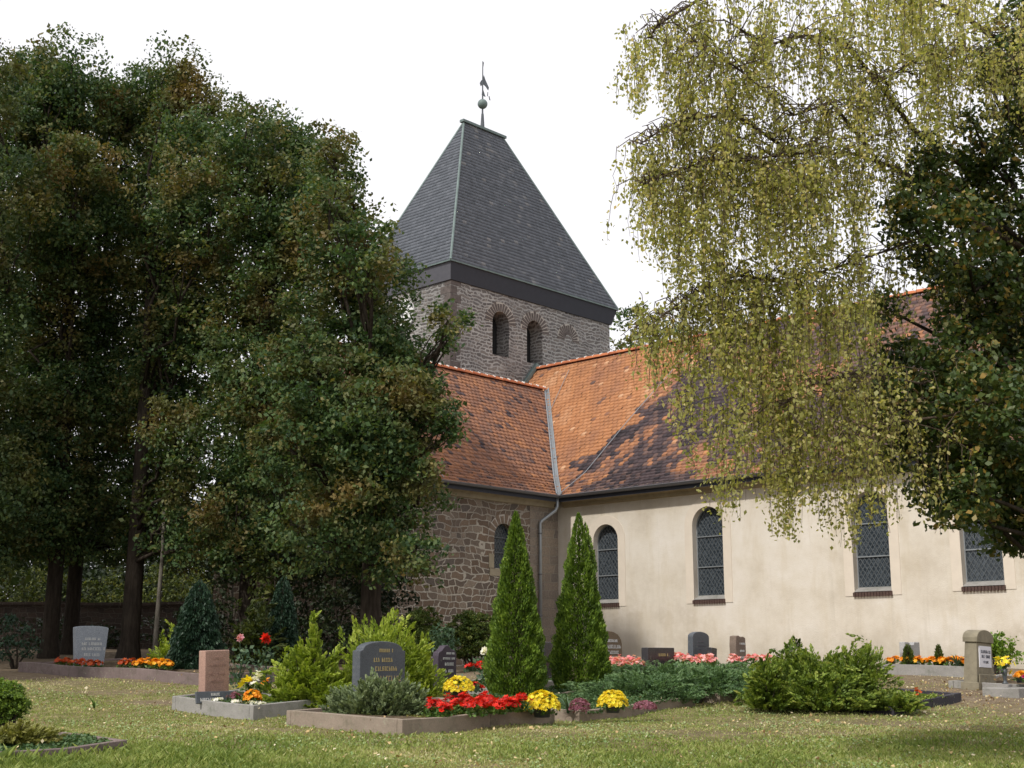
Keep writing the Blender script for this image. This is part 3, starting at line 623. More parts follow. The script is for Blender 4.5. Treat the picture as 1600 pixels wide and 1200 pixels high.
# tower roof: hipped pyramid with ridge, slate courses as lapped strips
fz = 15.3; O2 = .25
E0 = [(TA+O2, T0-O2), (TA+O2, T1+O2), (TB-O2, T1+O2), (TB-O2, T0-O2)]
am = (TA+TB)/2; RA, RB, RZ = 3.7, 5.88, 22.1
top = {0: (am, RA), 1: (am, RB), 2: (am, RB), 3: (am, RA)}
def tpt(i, t): return Vector((E0[i][0]+(top[i][0]-E0[i][0])*t, E0[i][1]+(top[i][1]-E0[i][1])*t, fz+(RZ-fz)*t))
V = []; Fq = []; rn = []; rg = np.random.default_rng(2); rows = 46
for s_ in range(4):
    i, j = s_, (s_+1) % 4
    nrm = ((tpt(j, 0)-tpt(i, 0)).cross(tpt(i, 1)-tpt(i, 0))).normalized()
    for r_ in range(rows):
        t0 = r_/rows; t1 = min(1, (r_+1.12)/rows); A, B = tpt(i, t0), tpt(j, t0); Cc, Dd = tpt(j, t1), tpt(i, t1)
        n = max(1, int((B-A).length/.2)); n2 = (.13 if r_ % 2 else 0)/max(.3, (B-A).length)
        cuts = [0]+[min(1, (k+.5*(r_ % 2))/n) for k in range(1, n)]+[1]
        for k in range(len(cuts)-1):
            a, b = cuts[k], cuts[k+1]-.0
            l1, l2 = .017+rg.normal(0, .003), .004
            p = [A+(B-A)*a+nrm*l1, A+(B-A)*b+nrm*l1, Dd+(Cc-Dd)*b+nrm*l2, Dd+(Cc-Dd)*a+nrm*l2, A+(B-A)*a, A+(B-A)*b]
            bs = len(V); V += [tuple(x) for x in p]; Fq += [(bs, bs+1, bs+2, bs+3), (bs+4, bs+5, bs+1, bs)]
            t = rg.uniform(0, .95)
            q = (p[0]+p[2])/2
            if s_ == 0:
                d_ = abs((q.y-4.9)-(21.3-q.z)*.28)
                if q.z > 17.2 and d_ < .7 and rg.random() < .2*(q.z-16.5)/5: t = rg.uniform(.97, 1)
                elif rg.random() < .012: t = 1
                if q.z < 17 and rg.random() < .03: t = .98
            rn += [t, t]
for s_ in range(4):
    j = (s_+1) % 4; q4 = [tpt(s_, 0), tpt(j, 0), tpt(j, 1), tpt(s_, 1)]; cn = Vector((am, 4.8, 17)); bs = len(V); V += [tuple(p+(cn-p)*.012) for p in q4]; Fq.append((bs, bs+1, bs+2, bs+3)); rn.append(0)
npmesh('tower_roof', V, Fq, M['slate'], church, rnd=rn)
def prism4(name, z0, o0, z1, o1, mats):
    ob = None
    for s_ in range(4):
        a = [(TA+x, T0-x) for x in (o0, o1)]; cs = lambda o: [(TA+o, T0-o), (TA+o, T1+o), (TB-o, T1+o), (TB-o, T0-o)]
        c0, c1 = cs(o0), cs(o1); i, j = s_, (s_+1) % 4
        m_ = MB(); m_.add([(*c0[i], z0), (*c0[j], z0), (*c1[j], z1), (*c1[i], z1)], [(0, 1, 2, 3)])
        inn = [(c0[i][0]*.98+am*.02, c0[i][1]*.98+4.8*.02), (c0[j][0]*.98+am*.02, c0[j][1]*.98+4.8*.02)]
        m_.add([(*c0[i], z0), (*inn[0], z0), (*inn[1], z0), (*c0[j], z0)], [(0, 1, 2, 3)])
        m_.build(name, mats[s_], church)
prism4('fascia', 14.66, .06, 15.27, .22, [M['fascia'], M['fascia'], M['fascia'], M['fascia_sunlit']])
mb = MB()
for i in range(4): mb.tube([tpt(i, 0), tpt(i, 1)], .045, 8); mb.beam(tpt(i, 0)+Vector((0, 0, -.02)), tpt((i+1) % 4, 0)+Vector((0, 0, -.02)), .05, .05)
mb.beam((am, RA-.12, RZ+.03), (am, RB+.12, RZ+.03), .22, .1); mb.build('hip_flashing', M['copper'], church)
# spire rod, ball and weather vane
vy = 4.73
mb = MB(); mb.tube([(am, vy, RZ), (am, vy, RZ+.65), (am, vy, RZ+.7), (am, vy, RZ+2.9)], [.09, .05, .035, .018], 10); rod = mb.build('vane_rod', M['iron'], church)
mb = MB(); mb.lathe([(.02, -.2)]+[(.2*math.sin(math.pi*k/10), -.2*math.cos(math.pi*k/10)) for k in range(1, 10)]+[(.02, .2)], (am, vy, RZ+1.08), 18); mb.build('vane_ball', M['copper'], rod, smooth=True)
mb = MB(); prof = [(-.02, 1.75), (.10, 1.62), (.30, 1.45), (.42, 1.2), (.34, 1.25), (.3, 1.42), (.12, 1.52), (.05, 1.6)]
mb.prism([(-.16, 1.66), (-.1, 1.5), (.02, 1.62), (.16, 1.5), (.3, 1.3), (.34, 1.44), (.14, 1.86), (.06, 2.1), (.0, 1.86), (-.08, 1.8)], -.015, .015)
mb.prism([(.24, 1.02), (.28, 1.0), (.3, 1.2), (.26, 1.22)], -.015, .015); mb.prism([(.36, .82), (.42, .8), (.36, 1.02), (.32, 1.0)], -.015, .015)
mb.tube([(0, 0, 2.5), (.04, 0, 2.75)], .03, 6); mb.prism([(-.05, 1.05), (.16, .96), (.04, 1.3), (-.03, 1.3)], -.012, .012)
vn = mb.build('weather_vane', M['iron'], rod); vn.location = (am, vy, RZ+.6); vn.rotation_euler = (0, 0, R(52)); vn.scale = (.75, 1, .82)

# ------------------------------------------------------------------ grave plots
def lenaxis(K, px, ax):
    best = min(np.linspace(.1, 9, 900), key=lambda t: abs(px_of(np.array([*(K+ax*t)[:2], terr(*(K+ax*t)[:2])]))-px)); return float(best)
def plot(K, lu, le, mat, h, label, group='grave borders of the churchyard', th=.09, soil=True, drop=None, cat='grave border'):
    root = empty('grave_border', (K[0], K[1], float(terr(K[0], K[1]))), 0, label, cat, group)
    z0 = root.location[2]
    def wp(u, e): p = K+UN*u-EA*e; return p[0]-K[0], p[1]-K[1], float(terr(p[0], p[1]))-z0
    def stone(u0, e0, u1, e1, alongU, hh=h):
        m_ = MB(); n = max(1, int((abs(u1-u0) if alongU else abs(e1-e0))/.6)); ring = []
        for i in range(n+1):
            t = i/n
            if alongU: a = wp(u0+(u1-u0)*t, e0); b = wp(u0+(u1-u0)*t, e1)
            else: a = wp(u0, e0+(e1-e0)*t); b = wp(u1, e0+(e1-e0)*t)
            ring.append([(a[0], a[1], -.25+a[2]), (b[0], b[1], -.25+a[2]), (b[0], b[1], a[2]+hh), (a[0], a[1], a[2]+hh)])
        vs = [p for r_ in ring for p in r_]; fsx = [(0, 1, 2, 3), tuple(4*n+k for k in (3, 2, 1, 0))]
        for i in range(n):
            for k in range(4): fsx.append((4*i+k, 4*(i+1)+k, 4*(i+1)+(k+1) % 4, 4*i+(k+1) % 4))
        m_.add(vs, fsx); return m_
    g = .004
    seg = [(0, le*.52), (le*.52+g, le)] if le > 2 else [(0, le)]
    for a, b in ([(0, lu)] if lu < 1.8 else [(0, lu*.55), (lu*.55+g, lu)]):
        stone(a, 0, b, th, True, h-(drop or 0)*(1 if a > 0 else 0)).build('kerb_stone', mat, root, bevel=.008)
        stone(a, le-th, b, le, True).build('kerb_stone', mat, root, bevel=.008)
    for u0 in (0, lu-th):
        stone(u0, th+g, u0+th, le-th-g, False).build('kerb_stone', mat, root, bevel=.008)
    if soil:
        n = 8; vs = []; 
        for i in range(n+1):
            for j in range(n+1):
                x, y, z = wp(th*.9+(lu-th*1.8)*i/n, th*.9+(le-th*1.8)*j/n); vs.append((x, y, z+h-.05+.02*math.sin(i*2.1+j*1.3)))
        fq = [(i*(n+1)+j, (i+1)*(n+1)+j, (i+1)*(n+1)+j+1, i*(n+1)+j+1) for i in range(n) for j in range(n)]
        m_ = MB(); m_.add(vs, [q[::-1] for q in fq]); m_.build('soil_bed', M['soil'], root, smooth=True)
    return dict(K=K, lu=lu, le=le, h=h)
def inplot(p, u, e, lift=0):      # point in plot by fraction
    q = p['K']+UN*p['lu']*u-EA*p['le']*e; return np.array([q[0], q[1], float(terr(q[0], q[1]))+p['h']-.05+lift])
def Kp(px, Y): return G(px, Y)*np.array([1, 1, 0])
K = Kp(628, 16.0); p3 = plot(K, lenaxis(K, 867, UN), lenaxis(K, 447, -EA), M['kerb'], .19, 'double grave with low concrete kerb around red flowers and blue-green juniper, nearest centre', drop=.0)
K = Kp(395, 18.5); p2 = plot(K, lenaxis(K, 502, UN), lenaxis(K, 268, -EA), M['kerb_grey'], .20, 'grave kerb of pale grey concrete in front of the pink headstone')
K = Kp(905, 18.2); p4 = plot(K, lenaxis(K, 1087, UN), 1.9, M['kerb'], .15, 'grave kerb with green carpet planting and two clumps of purple heather')
K = Kp(1125, 20.4); p5 = plot(K, 2.2, lenaxis(K, 1040, -EA), M['kerb'], .15, 'grave kerb half covered by the creeping green juniper')
K = Kp(1397, 19.2); p6 = plot(K, lenaxis(K, 1503, UN), lenaxis(K, 1290, -EA), M['kerb_dark'], .13, 'dark stone grave kerb under the big spreading juniper')
K = Kp(1532, 25.2); p7 = plot(K, 1.1, lenaxis(K, 1378, -EA), M['kerb_grey'], .2, 'grey kerb holding orange marigolds against the nave wall')
K = Kp(1690, 21.6); p8 = plot(K, 2.2, lenaxis(K, 1482, -EA), M['kerb_grey'], .12, 'low pale kerb around the sandstone stele at the right')
K = Kp(345, 23.2); p1 = plot(K, 2.4, lenaxis(K, 28, -EA), M['kerb_brown'], .2, 'long brown kerb behind the lawn at the left, under the grey headstone')
E9 = Kp(198, 14.1); K = E9-UN*3.0; p9 = plot(K, 3.0, 2.0, M['kerb_brown'], .13, 'brown kerb at the bottom left corner with low green creeper')
K = Kp(1110, 25.6); p10 = plot(K, 1.6, lenaxis(K, 942, -EA), M['kerb_grey'], .16, 'grey kerb with pink begonias close to the nave wall')
K = Kp(772, 21.2); p11 = plot(K, 1.5, lenaxis(K, 672, -EA), M['kerb_grey'], .15, 'grey kerb left of the left thuja around the plum headstone')
K = Kp(520, 21.0); p12 = plot(K, 1.2, 1.2, M['kerb_grey'], .12, 'kerb mostly hidden behind the golden cypress bushes')
K = Kp(1215, 26.0); p13 = plot(K, 1.2, lenaxis(K, 1136, -EA), M['kerb_grey'], .13, 'small kerb with pink begonias below the rough little headstone')

def colY(p, u, px):
    best = min(np.linspace(-.2, p['le']+1, 500), key=lambda e: abs(px_of(p['K']+UN*u-EA*e+np.array([0, 0, 1.4]))-px)); return float((p['K']+UN*u-EA*best)[1])
# ------------------------------------------------------------------ headstones
def strokes(mb, x0, x1, z, h, rg, y, wt=.012):
    x = x0
    while x < x1:
        wl = h*rg.uniform(.45, .8)
        if rg.random() < .12: x += wl; continue
        k = rg.integers(0, 4)
        mb.box(x, x+wt, y, y+.004, z, z+h)
        if k in (0, 2): mb.box(x+wt, x+wl*.7, y, y+.004, z+h-wt, z+h)
        if k in (0, 1): mb.box(x+wt, x+wl*.7, y, y+.004, z, z+wt)
        if k in (2, 3): mb.box(x+wt, x+wl*.6, y, y+.004, z+h*.45, z+h*.45+wt); mb.box(x+wl*.7-wt, x+wl*.7, y, y+.004, z, z+h*.5)
        x += wl
def headstone(pxl, pxr, pyt, Y, th, shape, mat, label, base_lift=0, lines=None, lmat='letter_pale', tilt=(0, 0), face_w=None, taper=0, edge=None, htmin=None):
    tx = ((pxl+pxr)/2-800)/2105; wv = (pxr-pxl)*Y/2105; wd = max(.2, (wv-th*(.7266+.687*tx))/(.687-.7266*tx))
    c = G((pxl+pxr)/2, Y); z0 = c[2]+base_lift; H = zof(pyt, Y)-z0
    # local x along the face (pointing north-west away), local -y = face direction (east)
    root = empty('gravestone', (c[0], c[1], z0), math.atan2(UN[1], UN[0]), label, 'gravestone', 'gravestones in the churchyard')
    root.rotation_euler = (R(tilt[0]), R(tilt[1]), root.rotation_euler[2])
    w2 = wd/2
    if shape == 'arch': poly = [(-w2+taper, 0), (w2-taper, 0)]+[(w2*math.cos(a)*1.0, H*.86+H*.14*math.sin(a)) for a in np.linspace(0.0, math.pi, 13)]; poly[2] = (w2, H*.85); poly[-1] = (-w2, H*.85)
    elif shape == 'shallow': poly = [(-w2+taper, 0), (w2-taper, 0)]+[(w2*math.cos(a), H*.95+H*.05*math.sin(a)) for a in np.linspace(0, math.pi, 11)]
    elif shape == 'gentle': poly = [(-w2, 0), (w2, 0), (w2, H*.86), (w2*.86, H*.875)]+[(w2*.86*math.cos(a), H*.885+H*.115*math.sin(a)) for a in np.linspace(.1, math.pi-.1, 11)]+[(-w2*.86, H*.875), (-w2, H*.86)]
    elif shape == 'round': poly = [(-w2, 0), (w2, 0), (w2, H*.6)]+[(w2*math.cos(a), H*.62+H*.38*math.sin(a)**.8) for a in np.linspace(.1, math.pi-.1, 13)]+[(-w2, H*.6)]
    elif shape == 'flat': poly = [(-w2, 0), (w2, 0), (w2, H), (-w2, H)]
    elif shape == 'peak': poly = [(-w2, 0), (w2, 0), (w2*1.0, H*.80), (w2*.8, H*.88), (w2*.45, H*.90), (w2*.1, H), (-w2*.25, H*.99), (-w2*.6, H*.88), (-w2*.95, H*.83), (-w2, H*.75)]
    elif shape == 'rough': poly = [(-w2, 0), (w2, 0), (w2*.96, H*.3), (w2*1.02, H*.6), (w2*.95, H*.93), (w2*.5, H*.97), (0, H*.955), (-w2*.4, H), (-w2*.9, H*.98), (-w2*1.02, H*.7), (-w2*.95, H*.35)]
    elif shape == 'notch': poly = [(-w2*.8, 0), (w2*.85, 0), (w2, H*.4), (w2, H), (w2*.25, H*.99), (w2*.2, H*.9), (-w2*.3, H*.9), (-w2*.35, H*.98), (-w2, H), (-w2*1.05, H*.6), (-w2*.95, H*.3)]
    m_ = MB(); m_.prism(poly, -th/2, th/2); b = m_.build('slab', mat, root, bevel=.012)
    m_ = MB(); m_.box(-w2-.02, w2+.02, -th/2-.02, th/2+.02, -.15, .03); m_.build('plinth', mat, root, bevel=.01)
    if lines:
        rg = np.random.default_rng(int(pxl)); m_ = MB()
        for (f0, f1, zf, hf) in lines: strokes(m_, -w2+wd*f0, -w2+wd*f1, H*zf, H*hf, rg, -th/2-.0045)
        m_.build('inscription', M[lmat], root)
    return root, wd, H
gl = 'gravestones in the churchyard'
headstone(109, 166, 978, colY(p1, .75, 138), .12, 'shallow', M['granite_grey'], 'grey-blue upright headstone alone under the dark trees at left', .12, [(.3, .75, .66, .06), (.22, .82, .54, .07), (.16, .88, .42, .07), (.3, .75, .28, .07)], taper=.07)
headstone(309, 357, 1016, colY(p2, .45, 333), .17, 'flat', M['granite_pink'], 'square pink granite headstone with pale sides', .12, [(.3, .7, .82, .05), (.15, .85, .68, .05), (.2, .8, .5, .05), (.15, .85, .36, .05)], 'granite_pink', tilt=(0, -2))
headstone(549, 632, 1002, 18.4, .16, 'gentle', M['granite_dark'], 'wide dark grey headstone with curved top behind the blue-green juniper', .12, [(.42, .72, .84, .05), (.3, .75, .70, .06), (.25, .8, .57, .065), (.2, .86, .42, .08)], 'letter_gold')
headstone(675, 713, 1008, 21.9, .14, 'peak', M['granite_plum'], 'dark plum headstone with jagged peaked top beside yellow chrysanthemums', .1, [(.45, .85, .78, .05), (.2, .9, .66, .05), (.3, .8, .52, .07), (.25, .8, .36, .07)])
headstone(925, 973, 986, 27.0, .12, 'round', M['stone_brown'], 'brown round-shouldered headstone with four white text lines right of the right thuja', .1, [(.3, .8, .72, .07), (.2, .9, .56, .09), (.25, .85, .42, .08), (.25, .85, .28, .08)])
headstone(1003, 1055, 1012, 26.2, .16, 'flat', M['granite_black'], 'low wide black headstone among pink begonias', .1, [(.4, .75, .62, .12)], 'letter_gold')
headstone(1075, 1109, 987, 27.6, .13, 'arch', M['granite_dark'], 'dark headstone with arched top before the second nave window', .1, [(.3, .7, .7, .04), (.25, .75, .6, .04), (.3, .7, .5, .04)], 'letter_dark', tilt=(0, 2))
headstone(1103, 1120, 1012, 27.2, .12, 'flat', M['granite_black'], 'small black stone block leaning beside the dark arched headstone', .1, tilt=(0, 6))
headstone(1141, 1167, 993, 27.6, .16, 'rough', M['stone_rough'], 'narrow rough-edged reddish headstone between pink begonias', .1, [(.4, .9, .72, .06), (.4, .85, .5, .06), (.4, .8, .3, .06)])
headstone(1408, 1440, 1003, 27.0, .12, 'notch', M['stone_light'], 'pale grey headstone with notched top behind orange marigolds', .1)
headstone(842, 864, 1003, 24.5, .14, 'flat', M['granite_black'], 'black upright headstone seen between the two thujas', .05)
# little plaque before the pink headstone
q = G(334, colY(p2, .2, 334)); rt = empty('grave_plaque', (q[0], q[1], q[2]+.13), math.atan2(UN[1], UN[0]), 'small dark plaque with cream lettering at the foot of the pink headstone', 'plaque')
rt.rotation_euler = (R(-14), 0, rt.rotation_euler[2])
m_ = MB(); m_.prism([(-.3, 0), (.3, 0), (.34, .17), (-.3, .17)], -.02, .02); m_.build('slab', M['granite_dark'], rt, bevel=.006)
m_ = MB(); strokes(m_, -.24, .16, .025, .05, np.random.default_rng(4), -.0245, .012); strokes(m_, -.05, .08, .105, .04, np.random.default_rng(6), -.0245, .01); m_.build('inscription', M['edge_pale'], rt)
# sandstone stele with marble plaque
q = G(1530, 23.0); H = zof(984, 23.0)-q[2]
rt = empty('gravestone', q, math.atan2(UN[1], UN[0]), 'tall weathered sandstone stele with rounded cap and white plaque, far right', 'gravestone', gl)
rt.rotation_euler = (R(2), R(2), rt.rotation_euler[2])
m_ = MB(); wq = .31
m_.add([(x, y, z) for z, s_ in ((0, 1.12), (H*.78, .95)) for x, y in ((-wq*s_, -.11*s_), (wq*s_, -.11*s_), (wq*s_, .11*s_), (-wq*s_, .11*s_))], [(3, 2, 1, 0), (4, 5, 6, 7), (0, 1, 5, 4), (1, 2, 6, 5), (2, 3, 7, 6), (3, 0, 4, 7)])
m_.build('shaft', M['stele'], rt, bevel=.01)
m_ = MB(); c_ = [(-wq*1.05, H*.781), (wq*1.05, H*.781), (wq*1.05, H*.86)]+[(wq*1.02*math.cos(a), H*.87+H*.13*math.sin(a)) for a in np.linspace(.15, math.pi-.15, 11)]+[(-wq*1.05, H*.86)]
m_.prism(c_, -.13, .13); m_.build('cap', M['stele'], rt, bevel=.008)
m_ = MB(); m_.box(-wq-.05, wq+.08, -.16, .16, -.2, .1); m_.box(-wq+.02, wq+.03, -.15, -.126, .1, .24); m_.build('base', M['stele'], rt, bevel=.01)
m_ = MB(); m_.box(-.23, .23, -.132, -.112, H*.36, H*.72); pl = m_.build('plaque', M['plaque_white'], rt)
pl.rotation_euler = (R(-.9), 0, 0)
m_ = MB(); rgs = np.random.default_rng(8)
for zf, hf, a, b in ((.6, .05, -.17, .18), (.52, .05, -.15, .18), (.43, .04, -.08, .1)): strokes(m_, a, b, H*zf, H*hf, rgs, -.137, .009)
m_.build('inscription', M['letter_dark'], pl)
# ledger slab on the right grave
q = G(1578, 22.0); m_ = MB(); m_.box(-.6, .6, -.3, .3, -.1, .10); o = m_.build('ledger_slab', M['kerb_grey'], None, loc=(q[0]+.1, q[1], q[2]), rz=math.atan2(UN[1], UN[0]), bevel=.015)
tag(o, 'flat grey stone slab lying in front of the sandstone stele', 'slab')

# ------------------------------------------------------------------ trees
def linden(name, trunk_px, Y, blobs, label, seed, mat='linden', tr=.22, per=54, clump=.46, pc=58, size=.106, trunk_top=9.0, group='dark lindens at the left', limbs=True, barkm='bark', fine=None, fill=True):
    rg = np.random.default_rng(seed); b = G(trunk_px, Y); root = empty(name, b, 0, label, 'tree', group)
    B = []; bl_ = list(blobs)
    if fill:
        for (a_, b_) in zip(blobs[:-1], blobs[1:]): bl_.append(((a_[0]+b_[0])/2+rg.uniform(-12, 12), (a_[1]+b_[1])/2, min(a_[2], b_[2])*.8))
    for (px, py, r) in bl_:
        yy = Y+rg.uniform(-2.2, 2.2); rr = r*yy/2105; B.append((P3(px, py, yy)-b, rr))
    C, T = blob_points(rg, B, per, clump, pc)
    if fine:
        B2 = [(P3(px, py, 29+rg.uniform(-.5, .8))-b, r*29/2105) for (px, py, r) in fine]; C2, T2 = blob_points(rg, B2, 105, .3, 36); C = np.concatenate([C, C2]); T = np.concatenate([T, T2]); B += B2
    dn = unit(C-np.array([0, 0, 8.])); dn[:, 2] -= .5
    leaves('crown', C, rg, size, M[mat], root, .62, (0, -.2, .75), rnd=.42+T+rg.normal(0, .22, len(C)), D=dn, spread=.8)
    mb = MB(); th = trunk_top
    mb.tube([(0, 0, -.3), (0, 0, .05), (.02, 0, .5), (.05, .03, th*.4), (0, .05, th*.75), (-.08, 0, th)], [tr*1.7, tr*1.35, tr, tr*.85, tr*.5, tr*.15], 10)
    mb.build('trunk', M['bark' if barkm is None else barkm], root, smooth=True)
    if limbs:
        mb = MB()
        for c, r in B:
            if c[2] < th*.35: s0 = np.array([0, 0, max(1.5, c[2]*.9)])
            else: s0 = np.array([0, 0, min(th*.9, c[2]*.62)])
            pts = limb(mb, s0, c, tr*.24, .025, rg, 6, .05, 6)
            for k in range(4): e = c+rg.normal(0, .35, 3)*r; limb(mb, pts[3+k % 3], e, .024, .008, rg, 4, .06, 5)
        mb.build('branches', M['bark'], root, smooth=True)
    return root
linden('linden_tree', 75, 36, [(110, 105, 58), (60, 150, 70), (20, 130, 60), (130, 190, 75), (40, 260, 100), (70, 210, 70), (120, 300, 95), (30, 400, 95), (100, 450, 95), (40, 560, 80), (110, 610, 90), (50, 700, 85), (30, 790, 60), (120, 760, 70), (60, 820, 40), (0, 840, 35), (60, 845, 42), (110, 830, 40)], 'leftmost dark linden with a straight trunk, tall domed crown', 21, trunk_top=11)
linden('linden_tree', 107, 38.5, [(170, 175, 60), (215, 150, 55), (200, 250, 90), (170, 360, 95), (210, 460, 90), (180, 570, 90), (150, 680, 80), (190, 780, 62), (100, 830, 45), (150, 820, 45), (175, 850, 36)], 'slimmer dark linden whose trunk stands just right of the leftmost linden', 22, 'linden2', .22, trunk_top=11)
linden('linden_tree', 200, 35, [(275, 105, 42), (260, 170, 62), (320, 175, 58), (290, 250, 85), (330, 330, 90), (260, 400, 90), (320, 470, 90), (280, 560, 85), (240, 650, 85), (300, 700, 65), (220, 770, 68), (300, 790, 50), (350, 230, 60), (250, 830, 42), (210, 840, 36), (300, 850, 38), (275, 860, 26)], 'thick-trunked linden behind the grey-blue headstone', 23, 'linden', .25, trunk_top=11)
linden('linden_tree', 380, 34, [(385, 205, 52), (430, 225, 58), (470, 235, 45), (420, 310, 85), (480, 330, 80), (400, 410, 85), (460, 480, 80), (380, 530, 80), (430, 610, 85), (370, 670, 75), (440, 740, 75), (370, 790, 62), (440, 830, 45), (345, 845, 40), (400, 860, 36), (460, 870, 30), (370, 870, 24)], 'dark linden standing between the two small dark conifers', 24, 'linden', .22, trunk_top=10)
linden('linden_tree', 575, 30.5, [(515, 225, 36), (530, 275, 42), (525, 345, 68), (570, 385, 52), (590, 430, 62), (530, 450, 80), (596, 520, 50), (560, 560, 85), (625, 570, 52), (590, 640, 80), (640, 610, 45), (530, 660, 80), (610, 720, 72), (540, 760, 80), (625, 800, 66), (560, 840, 58), (650, 860, 40), (480, 830, 58), (600, 870, 40)], 'big linden nearest the church hiding the transept gable', 25, 'linden', .24, trunk_top=10, clump=.44, fine=[(700, 500, 26), (728, 495, 13), (695, 535, 18), (630, 565, 36), (665, 605, 36), (695, 645, 30), (700, 670, 22), (655, 655, 32), (610, 610, 50), (480, 600, 60), (450, 700, 60), (560, 690, 60), (470, 540, 50), (585, 545, 40), (670, 740, 26), (640, 700, 30)])
linden('linden_tree', -60, 33, [(-20, 130, 70), (-20, 300, 90), (-40, 500, 90), (-30, 650, 80), (0, 740, 60), (-20, 830, 60), (20, 860, 28)], 'linden cut by the left edge of the picture', 27, 'linden2', .26, trunk_top=10)
for k_, (X_, Y_, hh_) in enumerate([(-15.5, 22.5, 13), (-18.5, 29, 15), (-21, 36, 15), (-17, 41, 14)]):      # the row goes on to the left and shades the ground
    px_ = px_of(np.array([X_, Y_, 1.5])); sp_ = 2105/Y_; gz_ = 1033-0*sp_
    linden('linden_tree', px_, Y_, [(px_+a*sp_, gz_-(h_*hh_)*sp_, r_*sp_) for a, h_, r_ in ((0, .9, 1.6), (-1, .75, 1.9), (1.2, .72, 1.8), (0, .6, 2.2), (-1.8, .5, 2), (1.8, .48, 1.9), (0, .38, 2.2), (-1.5, .3, 1.6), (1.6, .3, 1.5))],
        ['linden of the shading row nearest the camera, off the left edge', 'second linden of the shading row off the left edge', 'third linden of the shading row off the left edge', 'farthest linden of the shading row off the left edge'][k_], 28+k_*.0+k_ if False else 280+k_, 'linden2', .24, per=9, clump=.6, pc=30, size=.26, trunk_top=9, group='lindens beyond the left edge')
# slim pale trunk
rg = np.random.default_rng(31)
def slim(px, Y, pts, label, r=.07):
    b = G(px, Y); rt = empty('young_tree', b, 0, label, 'tree'); mb = MB(); pp = [P3(a, c, Y)-b for a, c in pts]; mb.tube([(0, 0, -.1)]+pp, [r*1.2]+list(np.linspace(r, r*.5, len(pp))), 8)
    mb.build('trunk', M['bark_pale'], rt, smooth=True); C, T = blob_points(rg, [(pp[-1]+np.array([0, 0, .5]), 1.1), (pp[-1]+np.array([.9, 0, 1.2]), 1.0), (pp[-1]+np.array([-.8, .5, .4]), .8)], 9, .35, 22)
    leaves('crown', C, rg, .12, M['woods'], rt, .6, rnd=.4+T+rg.normal(0, .2, len(C)))
slim(243, 34, [(243, 1000), (247, 950), (251, 900), (254, 860), (256, 800)], 'slender pale-barked young tree leaning right under the lindens')
slim(363, 38, [(362, 980), (363, 930), (365, 880)], 'very thin pale sapling beside the linden trunk behind the conifers', .04)
# yew thicket, its near-black leaf colour carries the shade under the boughs
def bush_cloud(name, px, Y, specs, mat, label, cat, seed, size=.05, per=60, cl=.16, pc=26, group=None, asp=.6, stems=True, hollow=.6, bias=(0, 0, .6)):
    rg = np.random.default_rng(seed); b = G(px, Y); rt = empty(name, b, 0, label, cat, group); B = []
    for (x, y, r) in specs: yy = Y+rg.uniform(-.2, .2)*r*Y/2105; B.append((P3(x, y, yy)-b, r*yy/2105))
    C, T = blob_points(rg, B, per, cl, pc, hollow); C = C[C[:, 2] > -.02]; T = T[:len(C)]
    leaves('foliage', C, rg, size, M[mat], rt, asp, bias, rnd=.45+T+rg.normal(0, .22, len(C)))
    if stems:
        mb = MB()
        for c, r in B: limb(mb, (0, 0, -.05), c, .035, .01, rg, 4, .05, 6)
        mb.build('stems', M['bark'], rt, smooth=True)
    return rt
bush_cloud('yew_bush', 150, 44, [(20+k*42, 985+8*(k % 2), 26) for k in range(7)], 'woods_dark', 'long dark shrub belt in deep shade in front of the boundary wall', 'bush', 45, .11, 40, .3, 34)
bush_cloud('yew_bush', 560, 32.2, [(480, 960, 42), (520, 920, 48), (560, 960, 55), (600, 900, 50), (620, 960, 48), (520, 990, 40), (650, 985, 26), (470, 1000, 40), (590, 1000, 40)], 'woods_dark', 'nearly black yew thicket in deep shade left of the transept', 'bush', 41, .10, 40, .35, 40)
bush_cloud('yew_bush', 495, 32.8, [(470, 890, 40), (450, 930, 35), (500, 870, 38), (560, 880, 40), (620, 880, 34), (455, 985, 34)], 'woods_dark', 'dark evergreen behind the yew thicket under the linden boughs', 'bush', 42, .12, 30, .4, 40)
bush_cloud('shrub_tree', 420, 32, [(410, 880, 26), (430, 900, 28), (420, 935, 30), (440, 965, 26), (400, 970, 26), (435, 860, 22)], 'woods', 'leafy yellow-green young tree just right of the fourth linden trunk', 'tree', 43, .10, 60, .3, 34)
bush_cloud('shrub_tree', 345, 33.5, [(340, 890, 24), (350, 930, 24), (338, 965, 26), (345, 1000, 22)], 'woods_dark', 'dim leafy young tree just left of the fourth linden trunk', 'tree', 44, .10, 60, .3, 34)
# woods beyond the churchyard
for i, (px, Y, top, lab) in enumerate([(-10, 52, 842, 'sunlit green shrub tree beyond the wall at the left edge'), (55, 55, 850, 'yellow-green tree beyond the wall seen left of the first linden trunk'), (150, 56, 872, 'shrubby tree seen between the second and third linden trunks'),
        (285, 54, 868, 'sunlit shrub tree seen right of the slender pale tree'), (340, 58, 862, 'pale olive tree beyond the wall left of the fourth linden trunk'), (425, 55, 858, 'yellow-green tree beyond the wall right of the fourth linden trunk'), (225, 60, 880, 'low tree beyond the wall behind the third linden')]):
    r_ = np.random.default_rng(60+i); h = (1010-top)/2; bush_cloud('background_tree', px, Y, [(px+r_.uniform(-34, 34), top+30+k*24, 34+r_.uniform(-4, 8)) for k in range(6)]+[(px-28, top+60, 26), (px+28, top+70, 28)], 'woods', lab, 'tree', 60+i, .15, 14, .4, 34, group='trees beyond the churchyard wall')
rg = np.random.default_rng(77); n = 5200                       # far-off wood as one mass
